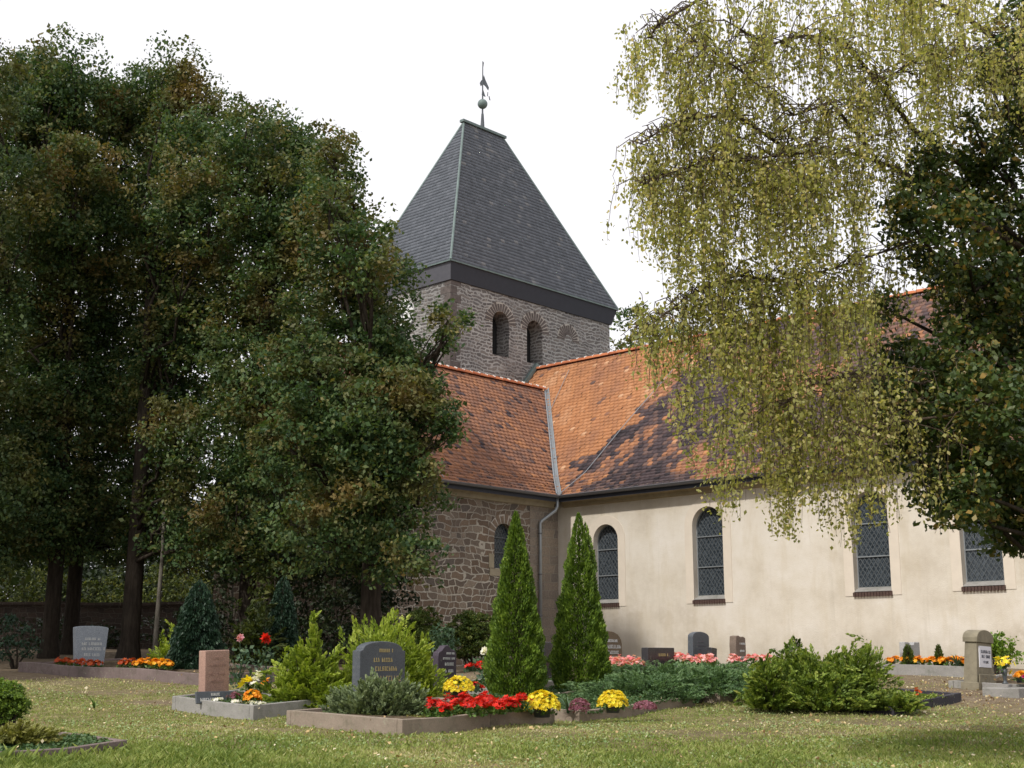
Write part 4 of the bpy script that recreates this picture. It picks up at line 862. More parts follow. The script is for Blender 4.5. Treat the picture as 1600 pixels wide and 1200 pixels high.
cx = rg.uniform(-42, 6, n); cy = rg.uniform(72, 86, n); hz = rg.uniform(0, 1, n)**.8*(9+3*np.sin(cx*.35)+2*np.sin(cx*.9+1)); C = np.stack([cx, cy, terr(cx, cy)+hz], 1)
C = (C[:, None, :]+rg.normal(0, .55, (n, 30, 3))).reshape(-1, 3); T = np.repeat(rg.normal(0, .2, n), 30)
o = leaves('distant_woods', C, rg, .26, M['woods_dark'], None, .7, rnd=.4+T); tag(o, 'far dark wood closing the view behind the lindens', 'woods', kind='stuff')
bush_cloud('background_tree', 985, 62, [(985, 505, 30), (1010, 540, 34), (965, 545, 20), (1040, 520, 32), (1000, 590, 40), (1070, 560, 36)], 'linden', 'tree crown showing just right of the tower', 'tree', 78, .2, 12, .6, 40)
# churchyard wall, tree shade worked into its colour
mb = MB(); xa = np.linspace(-26, -2.5, 40)
for i in range(len(xa)-1):
    p = (xa[i], 47+.05*xa[i], 0); q = (xa[i+1], 47+.05*xa[i+1], 0); z0 = float(terr(p[0], p[1])); z1 = float(terr(q[0], q[1]))
    v = [(p[0], p[1], z0-.2), (q[0], q[1], z1-.2), (q[0], q[1], z1+1.5), (p[0], p[1], z0+1.5)]; v += [(a, b+.35, c) for a, b, c in v]
    mb.add(v, [(0, 1, 2, 3), (3, 2, 6, 7), (7, 6, 5, 4)])
rt = empty('churchyard_wall', (0, 0, 0), 0, 'dark stone boundary wall behind the lindens, tree shade added to its colour, with a reddish coping', 'wall'); mb.build('wall_body', M['wall_shaded'], rt)
mb = MB()
for i in range(len(xa)-1):
    z0 = float(terr(xa[i], 47+.05*xa[i]))+1.5; z1 = float(terr(xa[i+1], 47+.05*xa[i+1]))+1.5
    mb.beam((xa[i], 47.17+.05*xa[i], z0+.05), (xa[i+1], 47.17+.05*xa[i+1], z1+.05), .5, .1)
mb.build('coping', M['wall_shaded'], rt)
bush_cloud('bush', 22, 30, [(5, 985, 26), (30, 1000, 22), (50, 1010, 14), (10, 1010, 20)], 'cone', 'dark shrub in shade at the left edge behind the kerb', 'bush', 79, .07, 90, .18, 30)

# birch: weeping strands of small yellow-green leaves over the upper right
rg = np.random.default_rng(101)
bb = G(1930, 14.5); birch = empty('birch_tree', bb, 0, 'weeping birch with yellowing leaves hanging over the nave from the right', 'tree')
mb = MB(); mb.tube([(0, 0, -.2), (0, 0, 1.5), (-.1, .1, 4), (-.2, 0, 7), (-.5, -.1, 10.2)], [.3, .24, .21, .17, .07], 10); mb.build('trunk', M['bark_birch'], birch, smooth=True)
BR = [  # main boughs as pixel paths with depth, drawn from the trunk outwards
 [(1820, 520, 14.2), (1600, 390, 13.6), (1480, 320, 13.2), (1400, 262, 12.9), (1330, 240, 12.6), (1240, 240, 12.2), (1170, 250, 12.0)],
 [(1850, 420, 14.4), (1600, 330, 14.0), (1430, 205, 13.4), (1380, 140, 13.2), (1320, 65, 12.8), (1260, 55, 12.5), (1200, 70, 12.2), (1130, 30, 11.8)],
 [(1820, 300, 14.6), (1650, 130, 14.2), (1500, 20, 13.6), (1380, -30, 13), (1220, -50, 12.4), (1110, -10, 12), (1040, 30, 11.8), (1010, 60, 11.7)],
 [(1380, 262, 12.9), (1300, 160, 12.4), (1240, 180, 12.3), (1150, 105, 11.9), (1080, 60, 11.6)],
 [(1600, 560, 13.8), (1500, 380, 13.5), (1440, 370, 13.2), (1390, 390, 13), (1300, 420, 12.8), (1220, 440, 12.6)],
 [(1820, 600, 14), (1560, 560, 13), (1440, 600, 12.6), (1340, 580, 12.3), (1270, 600, 12.1), (1210, 640, 12)],
 [(1240, 240, 12.2), (1150, 180, 12), (1070, 185, 11.8), (1030, 205, 11.7), (1000, 225, 11.6)],
 [(1170, 250, 12.0), (1110, 250, 11.8), (1050, 270, 11.7), (1000, 290, 11.6)],
 [(1220, 440, 12.6), (1150, 430, 12.4), (1080, 460, 12.2), (1040, 490, 12.1), (1000, 520, 12.1)],
 [(1700, 260, 14.5), (1600, 120, 13.0), (1520, 80, 12.6), (1440, 90, 12.4), (1370, 130, 12.3)],
 [(1700, 650, 13.6), (1600, 610, 12.6), (1480, 650, 12.2), (1390, 660, 12), (1310, 690, 11.9)],
]
mb = MB(); tw = MB(); nodes = []
for k, path in enumerate(BR):
    pts = [P3(*p)-bb for p in path]; L = len(pts); r0 = .042 if k in (0, 1, 2) else .02
    if k in (0, 1, 2, 5): pts = [np.array([-.15, 0, pts[0][2]*.72])]+pts; L += 1
    mb.tube(pts, np.linspace(r0, .007, L), 7)
    for i in range(L-1):
        for t in np.arange(0, 1, .12): nodes.append((pts[i]+(pts[i+1]-pts[i])*t, (i+t)/L))
mb.build('branches', M['bark_birch'], birch, smooth=True)
def density_keep(px, py):          # outline of the weeping crown (pixel hints used only to choose where twigs hang)
    return True
Cs = []; Ds = []; rnds = []
def strand(p, L, side, n_leaf, tint):
    t = np.linspace(0, 1, 7)[:, None]; dr = np.array([side[0], side[1], 0])
    pts = p+dr*L*.35*(1-(1-t)**2)+np.array([0, 0, -1])*L*(t**1.25)*.95+np.array([0, 0, .12])*L*np.sin(t*2)*(1-t)
    pts = pts+rg.normal(0, .015, pts.shape)
    tw.tube(pts, np.linspace(.0045, .0018, 7), 3, cap=False)
    u = rg.uniform(.05, 1, n_leaf)*6; i = np.minimum(u.astype(int), 5); f = (u-i)[:, None]
    c = pts[i]*(1-f)+pts[i+1]*f+rg.normal(0, .035, (n_leaf, 3))+np.array([0, 0, -.02])
    Cs.append(c); d = rg.normal(0, .45, (n_leaf, 3))+np.array([0, 0, -1.]); Ds.append(d); rnds.append(tint+rg.normal(.45, .2, n_leaf))
nd = [n_ for n_ in nodes]
for (p, f) in nd:
    q = P3(0, 0, 1)*0; wp_ = p+bb; X = px_of(wp_)
    if X > 1780: continue
    if X > 1390 and wp_[2] < P3(X, 230, wp_[1])[2] and rg.random() < .8: continue
    for j in range(2):
        a = rg.uniform(0, 2*math.pi); off = np.array([math.cos(a), math.sin(a), rg.uniform(-.5, .2)])*rg.uniform(.1, .75 if X > 1120 else .3)
        s0 = p+off; tw.tube([p, p+off*.5+np.array([0, 0, .06]), s0], [.008, .005, .004], 4, cap=False)
        for m_ in range(2 if X > 1050 else 1):
            st = p+off*rg.uniform(.4, 1)
            L = rg.uniform(.35, 1.0)*(.75 if X < 1080 else 1)
            strand(st, L, (rg.normal(0, .4)-.06, rg.normal(0, .4)), int(38*L), rg.normal(0, .08))
# long curtains at the lower rim: (px, py start, py end, count)
for (x, y0, y1, k) in [(990, 90, 200, 5), (1000, 230, 330, 6), (1015, 330, 430, 5), (1040, 250, 440, 8), (1080, 330, 520, 9), (1120, 380, 620, 12), (1020, 470, 560, 8), (1050, 520, 620, 8), (1100, 560, 730, 6), (1095, 690, 745, 3), (1140, 640, 830, 7), (1125, 740, 800, 3),
        (1180, 560, 790, 9), (1215, 600, 850, 9), (1240, 700, 830, 5), (1260, 640, 800, 9), (1300, 660, 845, 9), (1320, 740, 855, 4), (1340, 600, 760, 10), (1380, 620, 790, 10), (1430, 640, 790, 9), (1420, 740, 820, 4), (1460, 730, 815, 5), (1150, 420, 640, 12), (1200, 430, 640, 13), (1250, 430, 660, 13), (1300, 440, 650, 12), (1350, 460, 660, 12), (1090, 130, 330, 9), (1150, 130, 330, 9), (1440, -40, 140, 16), (1500, -40, 180, 11), (1550, -20, 160, 5), (1590, 0, 200, 4), (1140, 210, 440, 12), (1190, 250, 480, 14), (1240, 260, 480, 14), (1290, 260, 470, 12), (1340, 280, 470, 8), (1000, 40, 120, 3), (1400, -30, 160, 14), (1460, 60, 260, 12), (1340, -20, 120, 9), (1010, 60, 200, 5), (1060, 60, 240, 8), (1110, 20, 200, 8), (1200, 20, 200, 8), (1300, 20, 220, 8), (1350, 120, 300, 6), (1010, 250, 360, 6), (1060, 300, 470, 8), (1110, 300, 480, 8), (1200, 250, 440, 10), (1260, 260, 450, 8), (1160, 480, 700, 8), (1060, 600, 690, 6), (1230, 520, 720, 10), (1400, 560, 720, 10)]:
    for j in range(int(k*1.7)):
        if x > 1360 and y0 > 400 and rg.random() < .45: continue
        yy = rg.uniform(11.4, 13.2); a = y0+rg.uniform(-15, 25); b = y1+rg.uniform(-40, 12); L = (b-a)*yy/2060
        if L < .15: continue
        p = P3(x+rg.uniform(-24, 20), a, yy)-bb; strand(p, L, (rg.normal(0, .12)-.05, rg.normal(0, .1)), int(54*L)+5, rg.normal(0, .09))
tw.build('twigs', M['bark_birch'], birch)
C = np.concatenate(Cs); D = np.concatenate(Ds); leaves('foliage', C, rg, .039, M['birch'], birch, .72, (0, 0, .2), rnd=np.concatenate(rnds), D=D, spread=.25)
print('birch leaves', len(C))
# dark leafy tree behind the birch
rg = np.random.default_rng(121); bb = G(1830, 14.2); rt = empty('hornbeam_tree', bb, 0, 'dense dark green tree behind the birch at the right edge', 'tree')
spec = [(1595, 30, 44), (1560, 90, 30), (1595, 110, 56), (1590, 190, 50), (1560, 250, 50), (1500, 270, 48), (1440, 245, 34), (1450, 300, 50), (1410, 330, 38), (1500, 350, 55), (1570, 350, 80), (1430, 385, 38), (1480, 430, 50), (1550, 450, 75), (1610, 480, 80), (1500, 500, 42), (1580, 560, 75), (1490, 560, 62), (1440, 590, 42), (1540, 640, 75), (1470, 650, 52), (1600, 700, 75), (1530, 720, 60), (1480, 710, 38), (1560, 780, 52), (1600, 800, 60), (1585, 845, 30), (1400, 560, 42), (1385, 620, 32), (1425, 665, 48), (1450, 740, 42), (1405, 705, 30), (1468, 790, 22), (1500, 765, 45), (1380, 480, 28), (1522, 790, 28), (1500, 812, 16), (1660, 600, 90), (1690, 330, 90), (1700, 800, 90), (1540, 110, 26), (1520, 190, 24)]
B = []
for x, y, r in spec: yy = rg.uniform(12.2, 14.4); B.append((P3(x, y, yy)-bb, r*yy/2105))
C, T = blob_points(rg, B, 400, .19, 30, .35); leaves('crown', C, rg, .062, M['ivyleaf'], rt, .66, (0, -.1, .6), rnd=.36+T+rg.exponential(.16, len(C)))
mb = MB(); mb.tube([(0, 0, -.2), (0, 0, 2), (-.2, 0, 5), (-.3, .1, 8), (-.4, 0, 10)], [.28, .22, .18, .12, .05], 10); mb.build('trunk', M['bark'], rt, smooth=True)
mb = MB()
for c, r in B: limb(mb, (-.2, 0, max(1.6, c[2]*.7)), c, .05, .012, rg, 5, .06, 6)
mb.build('branches', M['bark'], rt, smooth=True)
print('dark leaves', len(C))

# ------------------------------------------------------------------ conifers and shrubs
def thuja(px, Y, pyt, wpx, label, seed, twin=False, mat='thuja', name='thuja', group='columnar thujas before the church', n=36000, cat='conifer', power=.75, sz=.052, down=False, upw=1.0):
    rg = np.random.default_rng(seed); b = G(px, Y); rt = empty(name, b, 0, label, cat, group); H = zof(pyt, Y)-b[2]; Rm = wpx/2*Y/2105
    def prof(t): return Rm*np.where(t < .18, .86+.14*t/.18, ((1-t)/.82)**power)
    t = 1-(rg.uniform(0, 1, n))**.62 if not down else 1-(rg.uniform(0, 1, n))**.55
    a = rg.uniform(0, 2*math.pi, n); lump = 1+.09*np.sin(a*5+t*23)+.07*np.sin(a*9-t*41+1)+.05*np.sin(t*60+a*3)
    lay = rg.uniform(0, 1, n)**.5; r = prof(t)*lump*(.55+.5*lay)
    C = np.stack([r*np.cos(a), r*np.sin(a), t*H*.985], 1); out = np.stack([np.cos(a), np.sin(a), 0*a], 1)
    if twin:
        k = (t > .72) & (a < 2.2); C[k, 0] += .10; C[k, 2] -= .05*H
    D = out*.55+np.array([0, 0, -.8 if down else upw])
    # flat sprays lie edge-on, in radial vertical planes
    N = np.stack([-np.sin(a), np.cos(a), 0*a], 1)+rg.normal(0, .45, (n, 3)); D = D+rg.normal(0, .3, (n, 3))
    L = sz*rg.uniform(.6, 1.3, n); V_, F_ = rhomb(C, D, L, L*.42, rg, N=N)
    tint = .42+.18*np.sin(a*4+t*17)*np.sin(t*31+a)+rg.normal(0, .2, n)+.12*(lay-.6)
    npmesh('foliage', V_, F_, M[mat], rt, rnd=np.clip(tint, 0, 1))
    mb = MB(); mb.tube([(0, 0, -.1), (0, 0, H*.5), (0, 0, H*.93)], [.06, .04, .01], 8)
    for k in range(60):
        tt = rg.uniform(.03, .85); aa = rg.uniform(0, 6.28); rr = float(prof(np.array(tt)))*.75
        mb.tube([(0, 0, tt*H*.9), (rr*math.cos(aa), rr*math.sin(aa), tt*H*.9+rr*.7)], [.014, .005], 4)
    mb.build('trunk', M['bark'], rt, smooth=True); return rt
thuja(806, 20.6, 793, 89, 'slim pointed green thuja in front of the transept window, left of the pair', 201)
thuja(907, 21.4, 796, 86, 'slim green thuja with a forked tip before the first nave window, right of the pair', 202, twin=True)
thuja(305, 25.5, 905, 82, 'dark conical cypress with drooping twigs behind the pink headstone', 203, mat='cone', name='conical_cypress', group='dark conical cypresses', n=17000, power=.55, down=True, sz=.075)
thuja(438, 28, 898, 56, 'smaller dark conical cypress right of the fourth linden trunk', 204, mat='cone', name='conical_cypress', group='dark conical cypresses', n=12000, power=.5, down=True, sz=.075)
thuja(1421, 26.4, 1006, 22, 'tiny green cone-shaped conifer before the notched headstone', 205, mat='boxleaf', name='dwarf_conifer', group='dwarf conifers among marigolds', n=2200, power=.4, sz=.05)
thuja(1469, 26.2, 1006, 18, 'tiny green cone-shaped conifer between marigolds, nearer the stele', 206, mat='boxleaf', name='dwarf_conifer', group='dwarf conifers among marigolds', n=1800, power=.45, sz=.05)

def spray_bush(name, px, Y, rx, ry, rz, mat, label, seed, nb=220, per=46, sl=.07, sw=.4, curve=.1, up=.35, group=None, cat='shrub', lift=0, tuft=.2, lobes=.16, more=()):
    """mounds of feathery tufts: every tuft is a short shoot dressed with narrow sprays, in an outer and an inner layer"""
    rg = np.random.default_rng(seed); b = G(px, Y); b[2] += lift; rt = empty(name, b, 0, label, cat, group); per = int(per*1.25); sl = sl*.8
    Vs, ts, mb, cnt = [], [], MB(), 0
    for (px_, Y_, rx, ry, rz, nb, tuft, up) in [(px, Y, rx, ry, rz, nb, tuft, up)]+list(more):
        o0 = G(px_, Y_)+np.array([0, 0, lift])-b; nb = int(nb*1.5)
        az = rg.uniform(0, 2*math.pi, nb); el = np.arcsin(rg.uniform(-.02, 1, nb))
        u = np.stack([np.cos(az)*np.cos(el), np.sin(az)*np.cos(el), np.sin(el)], 1)
        ph = rg.uniform(0, 6.28, 3)
        lump = 1+lobes*(np.sin(az*3+ph[0]+el*4)+.6*np.sin(az*7+ph[1]-el*5)+.5*np.sin(el*11+ph[2]))
        lay = np.where(rg.uniform(0, 1, nb) < .3, rg.uniform(.45, .8, nb), rg.uniform(.82, 1.06, nb))
        tip = u*np.array([rx, ry, rz])*(lump*lay)[:, None]
        ax = unit(u*np.array([1, 1, .5])+np.array([0, 0, up])+rg.normal(0, .28, (nb, 3)))
        tl = tuft*rg.uniform(.7, 1.4, nb)*(.7+.5*min(1, rx))
        t = rg.uniform(0, 1, (nb, per, 1)); off = rg.normal(0, 1, (nb, per, 3)); off = off-ax[:, None]*np.sum(off*ax[:, None], -1, keepdims=True); off = unit(off); off[..., 2] *= .6
        D = unit(ax[:, None]*.9+off*.8*(1.1-t))
        C = tip[:, None]+ax[:, None]*(t-1)*tl[:, None, None]+off*(tl[:, None, None]*.34*(1.15-t))*rg.uniform(.3, 1, (nb, per, 1))+np.array([0, 0, -1])*((1-t)**2)*tl[:, None, None]*curve
        C = C.reshape(-1, 3)+o0; D = D.reshape(-1, 3); n = len(C)
        tint = .36+np.repeat(rg.normal(0, .13, nb), per)+.3*(t.reshape(-1)-.5)+rg.normal(0, .13, n)
        k = C[:, 2] > terr(C[:, 0]+b[0], C[:, 1]+b[1])-b[2]+max(.02, lift*.6); C, D, tint = C[k], D[k], tint[k]; n = len(C)
        L = sl*rg.uniform(.6, 1.35, n); V_, F_ = rhomb(C, D, L, L*sw, rg, N=unit(rg.normal(size=(n, 3))+np.array([0, -.3, .6])))
        Vs.append(V_); ts.append(tint); cnt += n
        for i in range(0, nb, 6): q = tip[i]-ax[i]*tl[i]*.6; mb.tube([o0+np.array([0, 0, -.05]), o0+q*np.array([.5, .5, .35]), o0+q], [.016, .011, .004], 4)
    npmesh('foliage', np.concatenate(Vs), np.arange(4*cnt).reshape(cnt, 4), M[mat], rt, rnd=np.clip(np.concatenate(ts), 0, 1))
    mb.build('stems', M['bark'], rt, smooth=True); return rt
mpp = lambda Y: Y/2105
# golden cypresses
G1 = 'golden cypresses'
spray_bush('golden_cypress', 478, 19.6, .74, .62, .92, 'cypress', 'bright yellow-green cypress with an upright leading shoot behind the pink headstone grave', 301, 280, 46, .075, .5, .2, .15, G1, lobes=.12, more=[(488, 19.5, .14, .14, 1.38, 60, .16, .9), (520, 19.9, .5, .4, .62, 90, .2, .2)])
spray_bush('golden_cypress', 600, 20.6, .82, .66, 1.22, 'cypress', 'broad yellow-green cypress with feathery shoots behind the wide dark headstone', 302, 330, 46, .08, .38, .1, .55, G1, tuft=.3, more=[(652, 20.9, .34, .4, .8, 120, .26, .6)])
spray_bush('golden_cypress', 262, 26.6, .42, .4, .85, 'cypress', 'small yellow-green cypress left of the dark conical cypress', 304, 90, 34, .08, .45, .1, .3, G1)
spray_bush('golden_cypress', 398, 27.4, .62, .5, 1.4, 'woods', 'loose yellow-green conifer left of the smaller dark conical cypress', 305, 120, 34, .1, .5, .1, .1, G1, tuft=.3)
# junipers
J1 = 'junipers'
spray_bush('blue_juniper', 594, 17.5, .72, .44, .52, 'juniper_blue', 'blue-green spreading juniper in the double grave before the wide dark headstone', 311, 520, 46, .05, .5, .12, .5, J1, lift=.10, tuft=.14, lobes=.12)
spray_bush('spreading_juniper', 1275, 19.8, .90, .75, .70, 'juniper', 'big spreading olive-green juniper with arching boughs in front of the nave wall', 312, 480, 50, .06, .45, .3, .12, J1, lift=.1, tuft=.2, lobes=.15,
    more=[(1340, 19.6, .58, .4, .88, 230, .24, .15), (1203, 19.3, .42, .42, .60, 210, .17, .1), (1290, 19.2, .8, .4, .42, 200, .2, .0), (1395, 19.4, .5, .28, .22, 120, .15, .05), (1245, 20, .4, .4, .86, 120, .2, .1)])
C1 = 'creeping junipers'
spray_bush('creeping_juniper', 1010, 20.6, 1.05, .95, .36, 'creeper', 'mat of blue-green creeping juniper right of the thujas', 321, 480, 50, .05, .36, .1, .0, C1, lift=.1, tuft=.18)
spray_bush('creeping_juniper', 1110, 20.9, .8, .75, .34, 'creeper', 'mat of blue-green creeping juniper touching the big juniper', 322, 380, 50, .05, .36, .1, .0, C1, lift=.1, tuft=.18)
spray_bush('creeping_juniper', 1030, 22.8, 1.25, .95, .34, 'creeper', 'flat green juniper mat behind the creeping one, below the black headstone', 323, 380, 46, .055, .36, .1, .0, C1, lift=.1)
spray_bush('creeping_juniper', 1110, 24.0, .9, .8, .28, 'creeper', 'low green mat below the dark arched headstone', 324, 240, 46, .055, .36, .1, .0, C1, lift=.1)
spray_bush('creeping_juniper', 14, 14.2, .52, .4, .2, 'sedum', 'yellowish juniper shoots at the left edge of the bottom left grave', 325, 150, 40, .06, .35, .1, .0, C1, lift=.12)
bush_cloud('dwarf_yew', 8, 15.6, [(4, 1092, 22), (24, 1092, 19), (-12, 1088, 26), (14, 1080, 16), (5, 1108, 20), (26, 1108, 16), (-14, 1108, 24), (36, 1100, 12)], 'thuja', 'small dense green bush cut by the left edge', 'bush', 326, .03, 2200, .06, 30)
# clipped bushes by the transept
bush_cloud('box_bush', 735, 29, [(725, 982, 24), (748, 982, 24), (730, 1000, 26), (750, 1003, 22), (718, 1008, 20), (738, 970, 14)], 'boxleaf', 'clipped rounded dark green bush left of the left thuja', 'bush', 331, .038, 1300, .07, 34, 'clipped bushes by the transept', hollow=.8)
bush_cloud('box_bush', 660, 29.6, [(650, 978, 24), (668, 975, 22), (655, 998, 28), (672, 998, 22), (640, 1000, 22)], 'boxleaf', 'clipped rounded bush behind the golden cypress near the transept wall', 'bush', 332, .038, 1300, .07, 34, 'clipped bushes by the transept', hollow=.8)
bush_cloud('shrub', 697, 28.2, [(690, 990, 16), (700, 1000, 18), (694, 1015, 18)], 'herb_grey', 'leafy grey-green shrub between the two clipped bushes', 'shrub', 333, .07, 350, .12, 20)
bush_cloud('shrub', 1560, 25.4, [(1548, 1005, 16), (1562, 1010, 20), (1574, 1022, 14), (1552, 1025, 16), (1582, 1026, 9)], 'limeleaf', 'bright green leafy shrub right of the sandstone stele', 'shrub', 334, .06, 450, .12, 22)
bush_cloud('shrub', 1245, 25.5, [(1180, 1040, 12), (1215, 1035, 12), (1160, 1048, 14), (1240, 1020, 14)], 'herb', 'low leafy green planting below the pink begonias', 'shrub', 335, .05, 400, .1, 22)

# ------------------------------------------------------------------ carpets (uncountable ground cover)
def carpet(name, p, mat, label, u0, u1, e0, e1, n, seed, size=.035, h=.07, asp=.6):
    rg = np.random.default_rng(seed); u = rg.uniform(u0, u1, n); e = rg.uniform(e0, e1, n)
    q = p['K'][None]+UN[None]*(p['lu']*u)[:, None]-EA[None]*(p['le']*e)[:, None]; bump = .5+.5*sn(q[:, 0]*2.5, q[:, 1]*2.5)
    q[:, 2] = terr(q[:, 0], q[:, 1])+p['h']-.05+h*bump*rg.uniform(.1, 1, n)
    o = leaves(name, q, rg, size, M[mat], None, asp, (0, 0, 1.2), rnd=.4+.25*(bump-.5)+rg.normal(0, .2, n)); return tag(o, label, 'ground cover', kind='stuff')
carpet('ground_cover', p4, 'carpet', 'green cotoneaster carpet around the heather and right yellow chrysanthemum', .0, 1.0, -.02, 1.25, 15000, 401, .04, .13)
carpet('ground_cover', p3, 'sedum', 'yellow-green stonecrop carpet in front of the red begonias', .30, .98, .02, .45, 7000, 402, .03, .05)
carpet('ground_cover', p9, 'carpet', 'low green creeper in the bottom left grave', .0, .97, .04, .95, 14000, 403, .04, .12)
carpet('ground_cover', p2, 'carpet', 'mixed small green leaves in the pink headstone grave', .1, .95, .1, .95, 2500, 404, .04, .05)
carpet('ground_cover', p5, 'carpet', 'green carpet under the creeping juniper', 0, 1, 0, 1, 3500, 405, .04, .1)
carpet('ground_cover', p11, 'carpet', 'small grey-green leaves around the plum headstone', 0, 1, 0, 1, 4500, 406, .045, .12)
carpet('ground_cover', p6, 'juniper', 'low olive shoots above the dark kerb', 0, .8, 0, .9, 3500, 407, .05, .12)

# ------------------------------------------------------------------ flowers
def rosettes(mb_c, rg, r, k=6, nrm=None):
    """flat flower heads: k petals round a centre -> rhombs"""
    C = np.asarray(mb_c); n = len(C); N = unit(nrm+rg.normal(0, .25, (n, 3))) if nrm is not None else unit(rg.normal(size=(n, 3))+np.array([0, -.6, 1]))
    A = unit(np.cross(N, rg.normal(size=(n, 3)))); Bv = np.cross(N, A); ph = rg.uniform(0, 6.28, n); Vs = []; 
    for j in range(k):
        a = ph+2*math.pi*j/k; d = A*np.cos(a)[:, None]+Bv*np.sin(a)[:, None]+N*.35; cc = C+d*r*.5; s_ = np.cross(N, d)
        Vs.append(np.stack([cc-d*r*.5, cc+s_*r*.30, cc+d*r*.5, cc-s_*r*.30], 1))
    V_ = np.concatenate(Vs).reshape(-1, 3); return V_, np.arange(len(V_)).reshape(-1, 4)
def flower(name, q, label, cat, petalm, rx, rz, nf, pr, group=None, leafm='herb', nl=160, ls=.04, seed=0, dome=False, pot=False, ry=None, k=6, lowleaf=.6):
    rg = np.random.default_rng(seed); rt = empty(name, q, 0, label, cat, group); ry = ry or rx
    az = rg.uniform(0, 6.28, nf); el = np.arcsin(rg.uniform(.0 if dome else .25, 1, nf)); rr = rg.uniform(.92, 1.02, nf) if dome else rg.uniform(.45, 1.05, nf)
    base = rz*(.28 if dome else .35)
    C = np.stack([np.cos(az)*np.cos(el)*rx*rr, np.sin(az)*np.cos(el)*ry*rr, base+np.sin(el)*(rz-base)*(rr if dome else rg.uniform(.75, 1.05, nf))], 1)
    nr = unit(C*np.array([1, 1, 1.3])-np.array([0, 0, base*.6]))
    V_, F_ = rosettes(C, rg, pr, k, nr); npmesh('blossoms', V_, F_, M[petalm], rt, rnd=np.repeat(rg.uniform(0, 1, nf)[None], k, 0).ravel())
    d = unit(rg.normal(size=(nl, 3))); d[:, 2] = np.abs(d[:, 2]); Cl = d*np.array([rx, ry, rz*(lowleaf if not dome else .9)])*rg.uniform(.5, 1, (nl, 1)); 
    leaves('leaves', Cl+np.array([0, 0, .02]), rg, ls, M[leafm], rt, .6)
    if pot:
        mb = MB(); mb.lathe([(rx*.42, -.02), (rx*.5, rz*.3), (rx*.54, rz*.32), (rx*.5, rz*.34)], (0, 0, 0), 14); mb.build('pot', M['iron'], rt, smooth=True)
    return rt
def onp(px, Y, lift): g = G(px, Y); g[2] += lift; return g
# yellow chrysanthemum balls
flower('chrysanthemum', onp(847, 17.5, .13), 'largest yellow chrysanthemum ball right of the red begonias', 'flower', 'yellow', .235, .31, 260, .035, 'yellow chrysanthemums', seed=501, dome=True, pot=True)
flower('chrysanthemum', onp(958, 18.1, .14), 'yellow chrysanthemum ball between two clumps of purple heather', 'flower', 'yellow', .20, .27, 210, .033, 'yellow chrysanthemums', seed=502, dome=True, pot=True)
flower('chrysanthemum', onp(716, 19.6, .2), 'yellow chrysanthemum ball in front of the plum headstone', 'flower', 'yellow', .22, .28, 200, .035, 'yellow chrysanthemums', seed=503, dome=True, pot=True)
flower('heather', onp(906, 17.9, .13), 'round purple heather left of the right-hand yellow chrysanthemum', 'flower', 'heather', .14, .20, 260, .022, 'purple heathers', 'heather', 60, .03, 504, True)
flower('heather', onp(1008, 18.4, .13), 'flatter purple heather right of the right-hand yellow chrysanthemum', 'flower', 'heather', .16, .14, 220, .022, 'purple heathers', 'heather', 60, .03, 505, True)
# red begonias
spots = [(684, 16.9), (700, 17.3), (716, 17.0), (736, 17.2), (752, 16.9), (768, 17.3), (786, 17.1), (803, 17.5), (792, 17.7), (818, 17.6), (725, 17.6), (758, 17.7), (692, 16.6), (745, 16.7), (776, 16.8), (797, 17.0), (673, 16.9), (818, 17.2)]
rr_ = random.Random(9)
for i, (px, Y) in enumerate(spots):
    flower('begonia', onp(px, Y, .16), 'scarlet begonia in the bright red bed before the left thuja', 'flower', 'red', .13+rr_.uniform(-.02, .03), .20+rr_.uniform(-.02, .06), 26, .042, 'scarlet begonias in the double grave', seed=510+i, nl=90, ls=.05)
for i, (px, Y, l) in enumerate([(735, 22.3, .42), (752, 22.4, .42), (762, 22.2, .40), (744, 20.4, .25), (728, 19.1, .22), (755, 19.2, .2)]):
    lab = ['left red geranium below the clipped bush', 'middle red geranium beneath the pale rose', 'red geranium touching the left thuja', 'crimson blossom right of the plum headstone chrysanthemum', 'small red blossom just above the scarlet begonia bed', 'small red flower between begonia bed and left thuja'][i]
    flower('geranium', onp(px, Y, l-.1), lab, 'flower', 'red', .11, .16, 14, .045, 'red geraniums by the left thuja', seed=540+i, nl=60, ls=.06, leafm='herb_grey')
# pink begonias in a row before the nave wall
pk = [(948, 24.6), (962, 24.8), (976, 24.5), (990, 24.9), (968, 25.3), (954, 25.1), (984, 25.4), (1064, 26.2), (1076, 25.8), (1088, 25.4), (1100, 25.3), (1112, 25.5), (1094, 25.8), (1106, 26), (1150, 26.4), (1146, 26.6), (1172, 26.6), (1182, 26.8), (1194, 26.7), (1203, 26.9), (998, 24.6), (1058, 26.5)]
for i, (px, Y) in enumerate(pk):
    flower('pink_begonia', onp(px, Y, .14), 'pink begonia in the flower row at the foot of the nave wall', 'flower', 'pink', .13, .27, 30, .045, 'pink begonias along the nave wall', seed=560+i, nl=60, ls=.06)
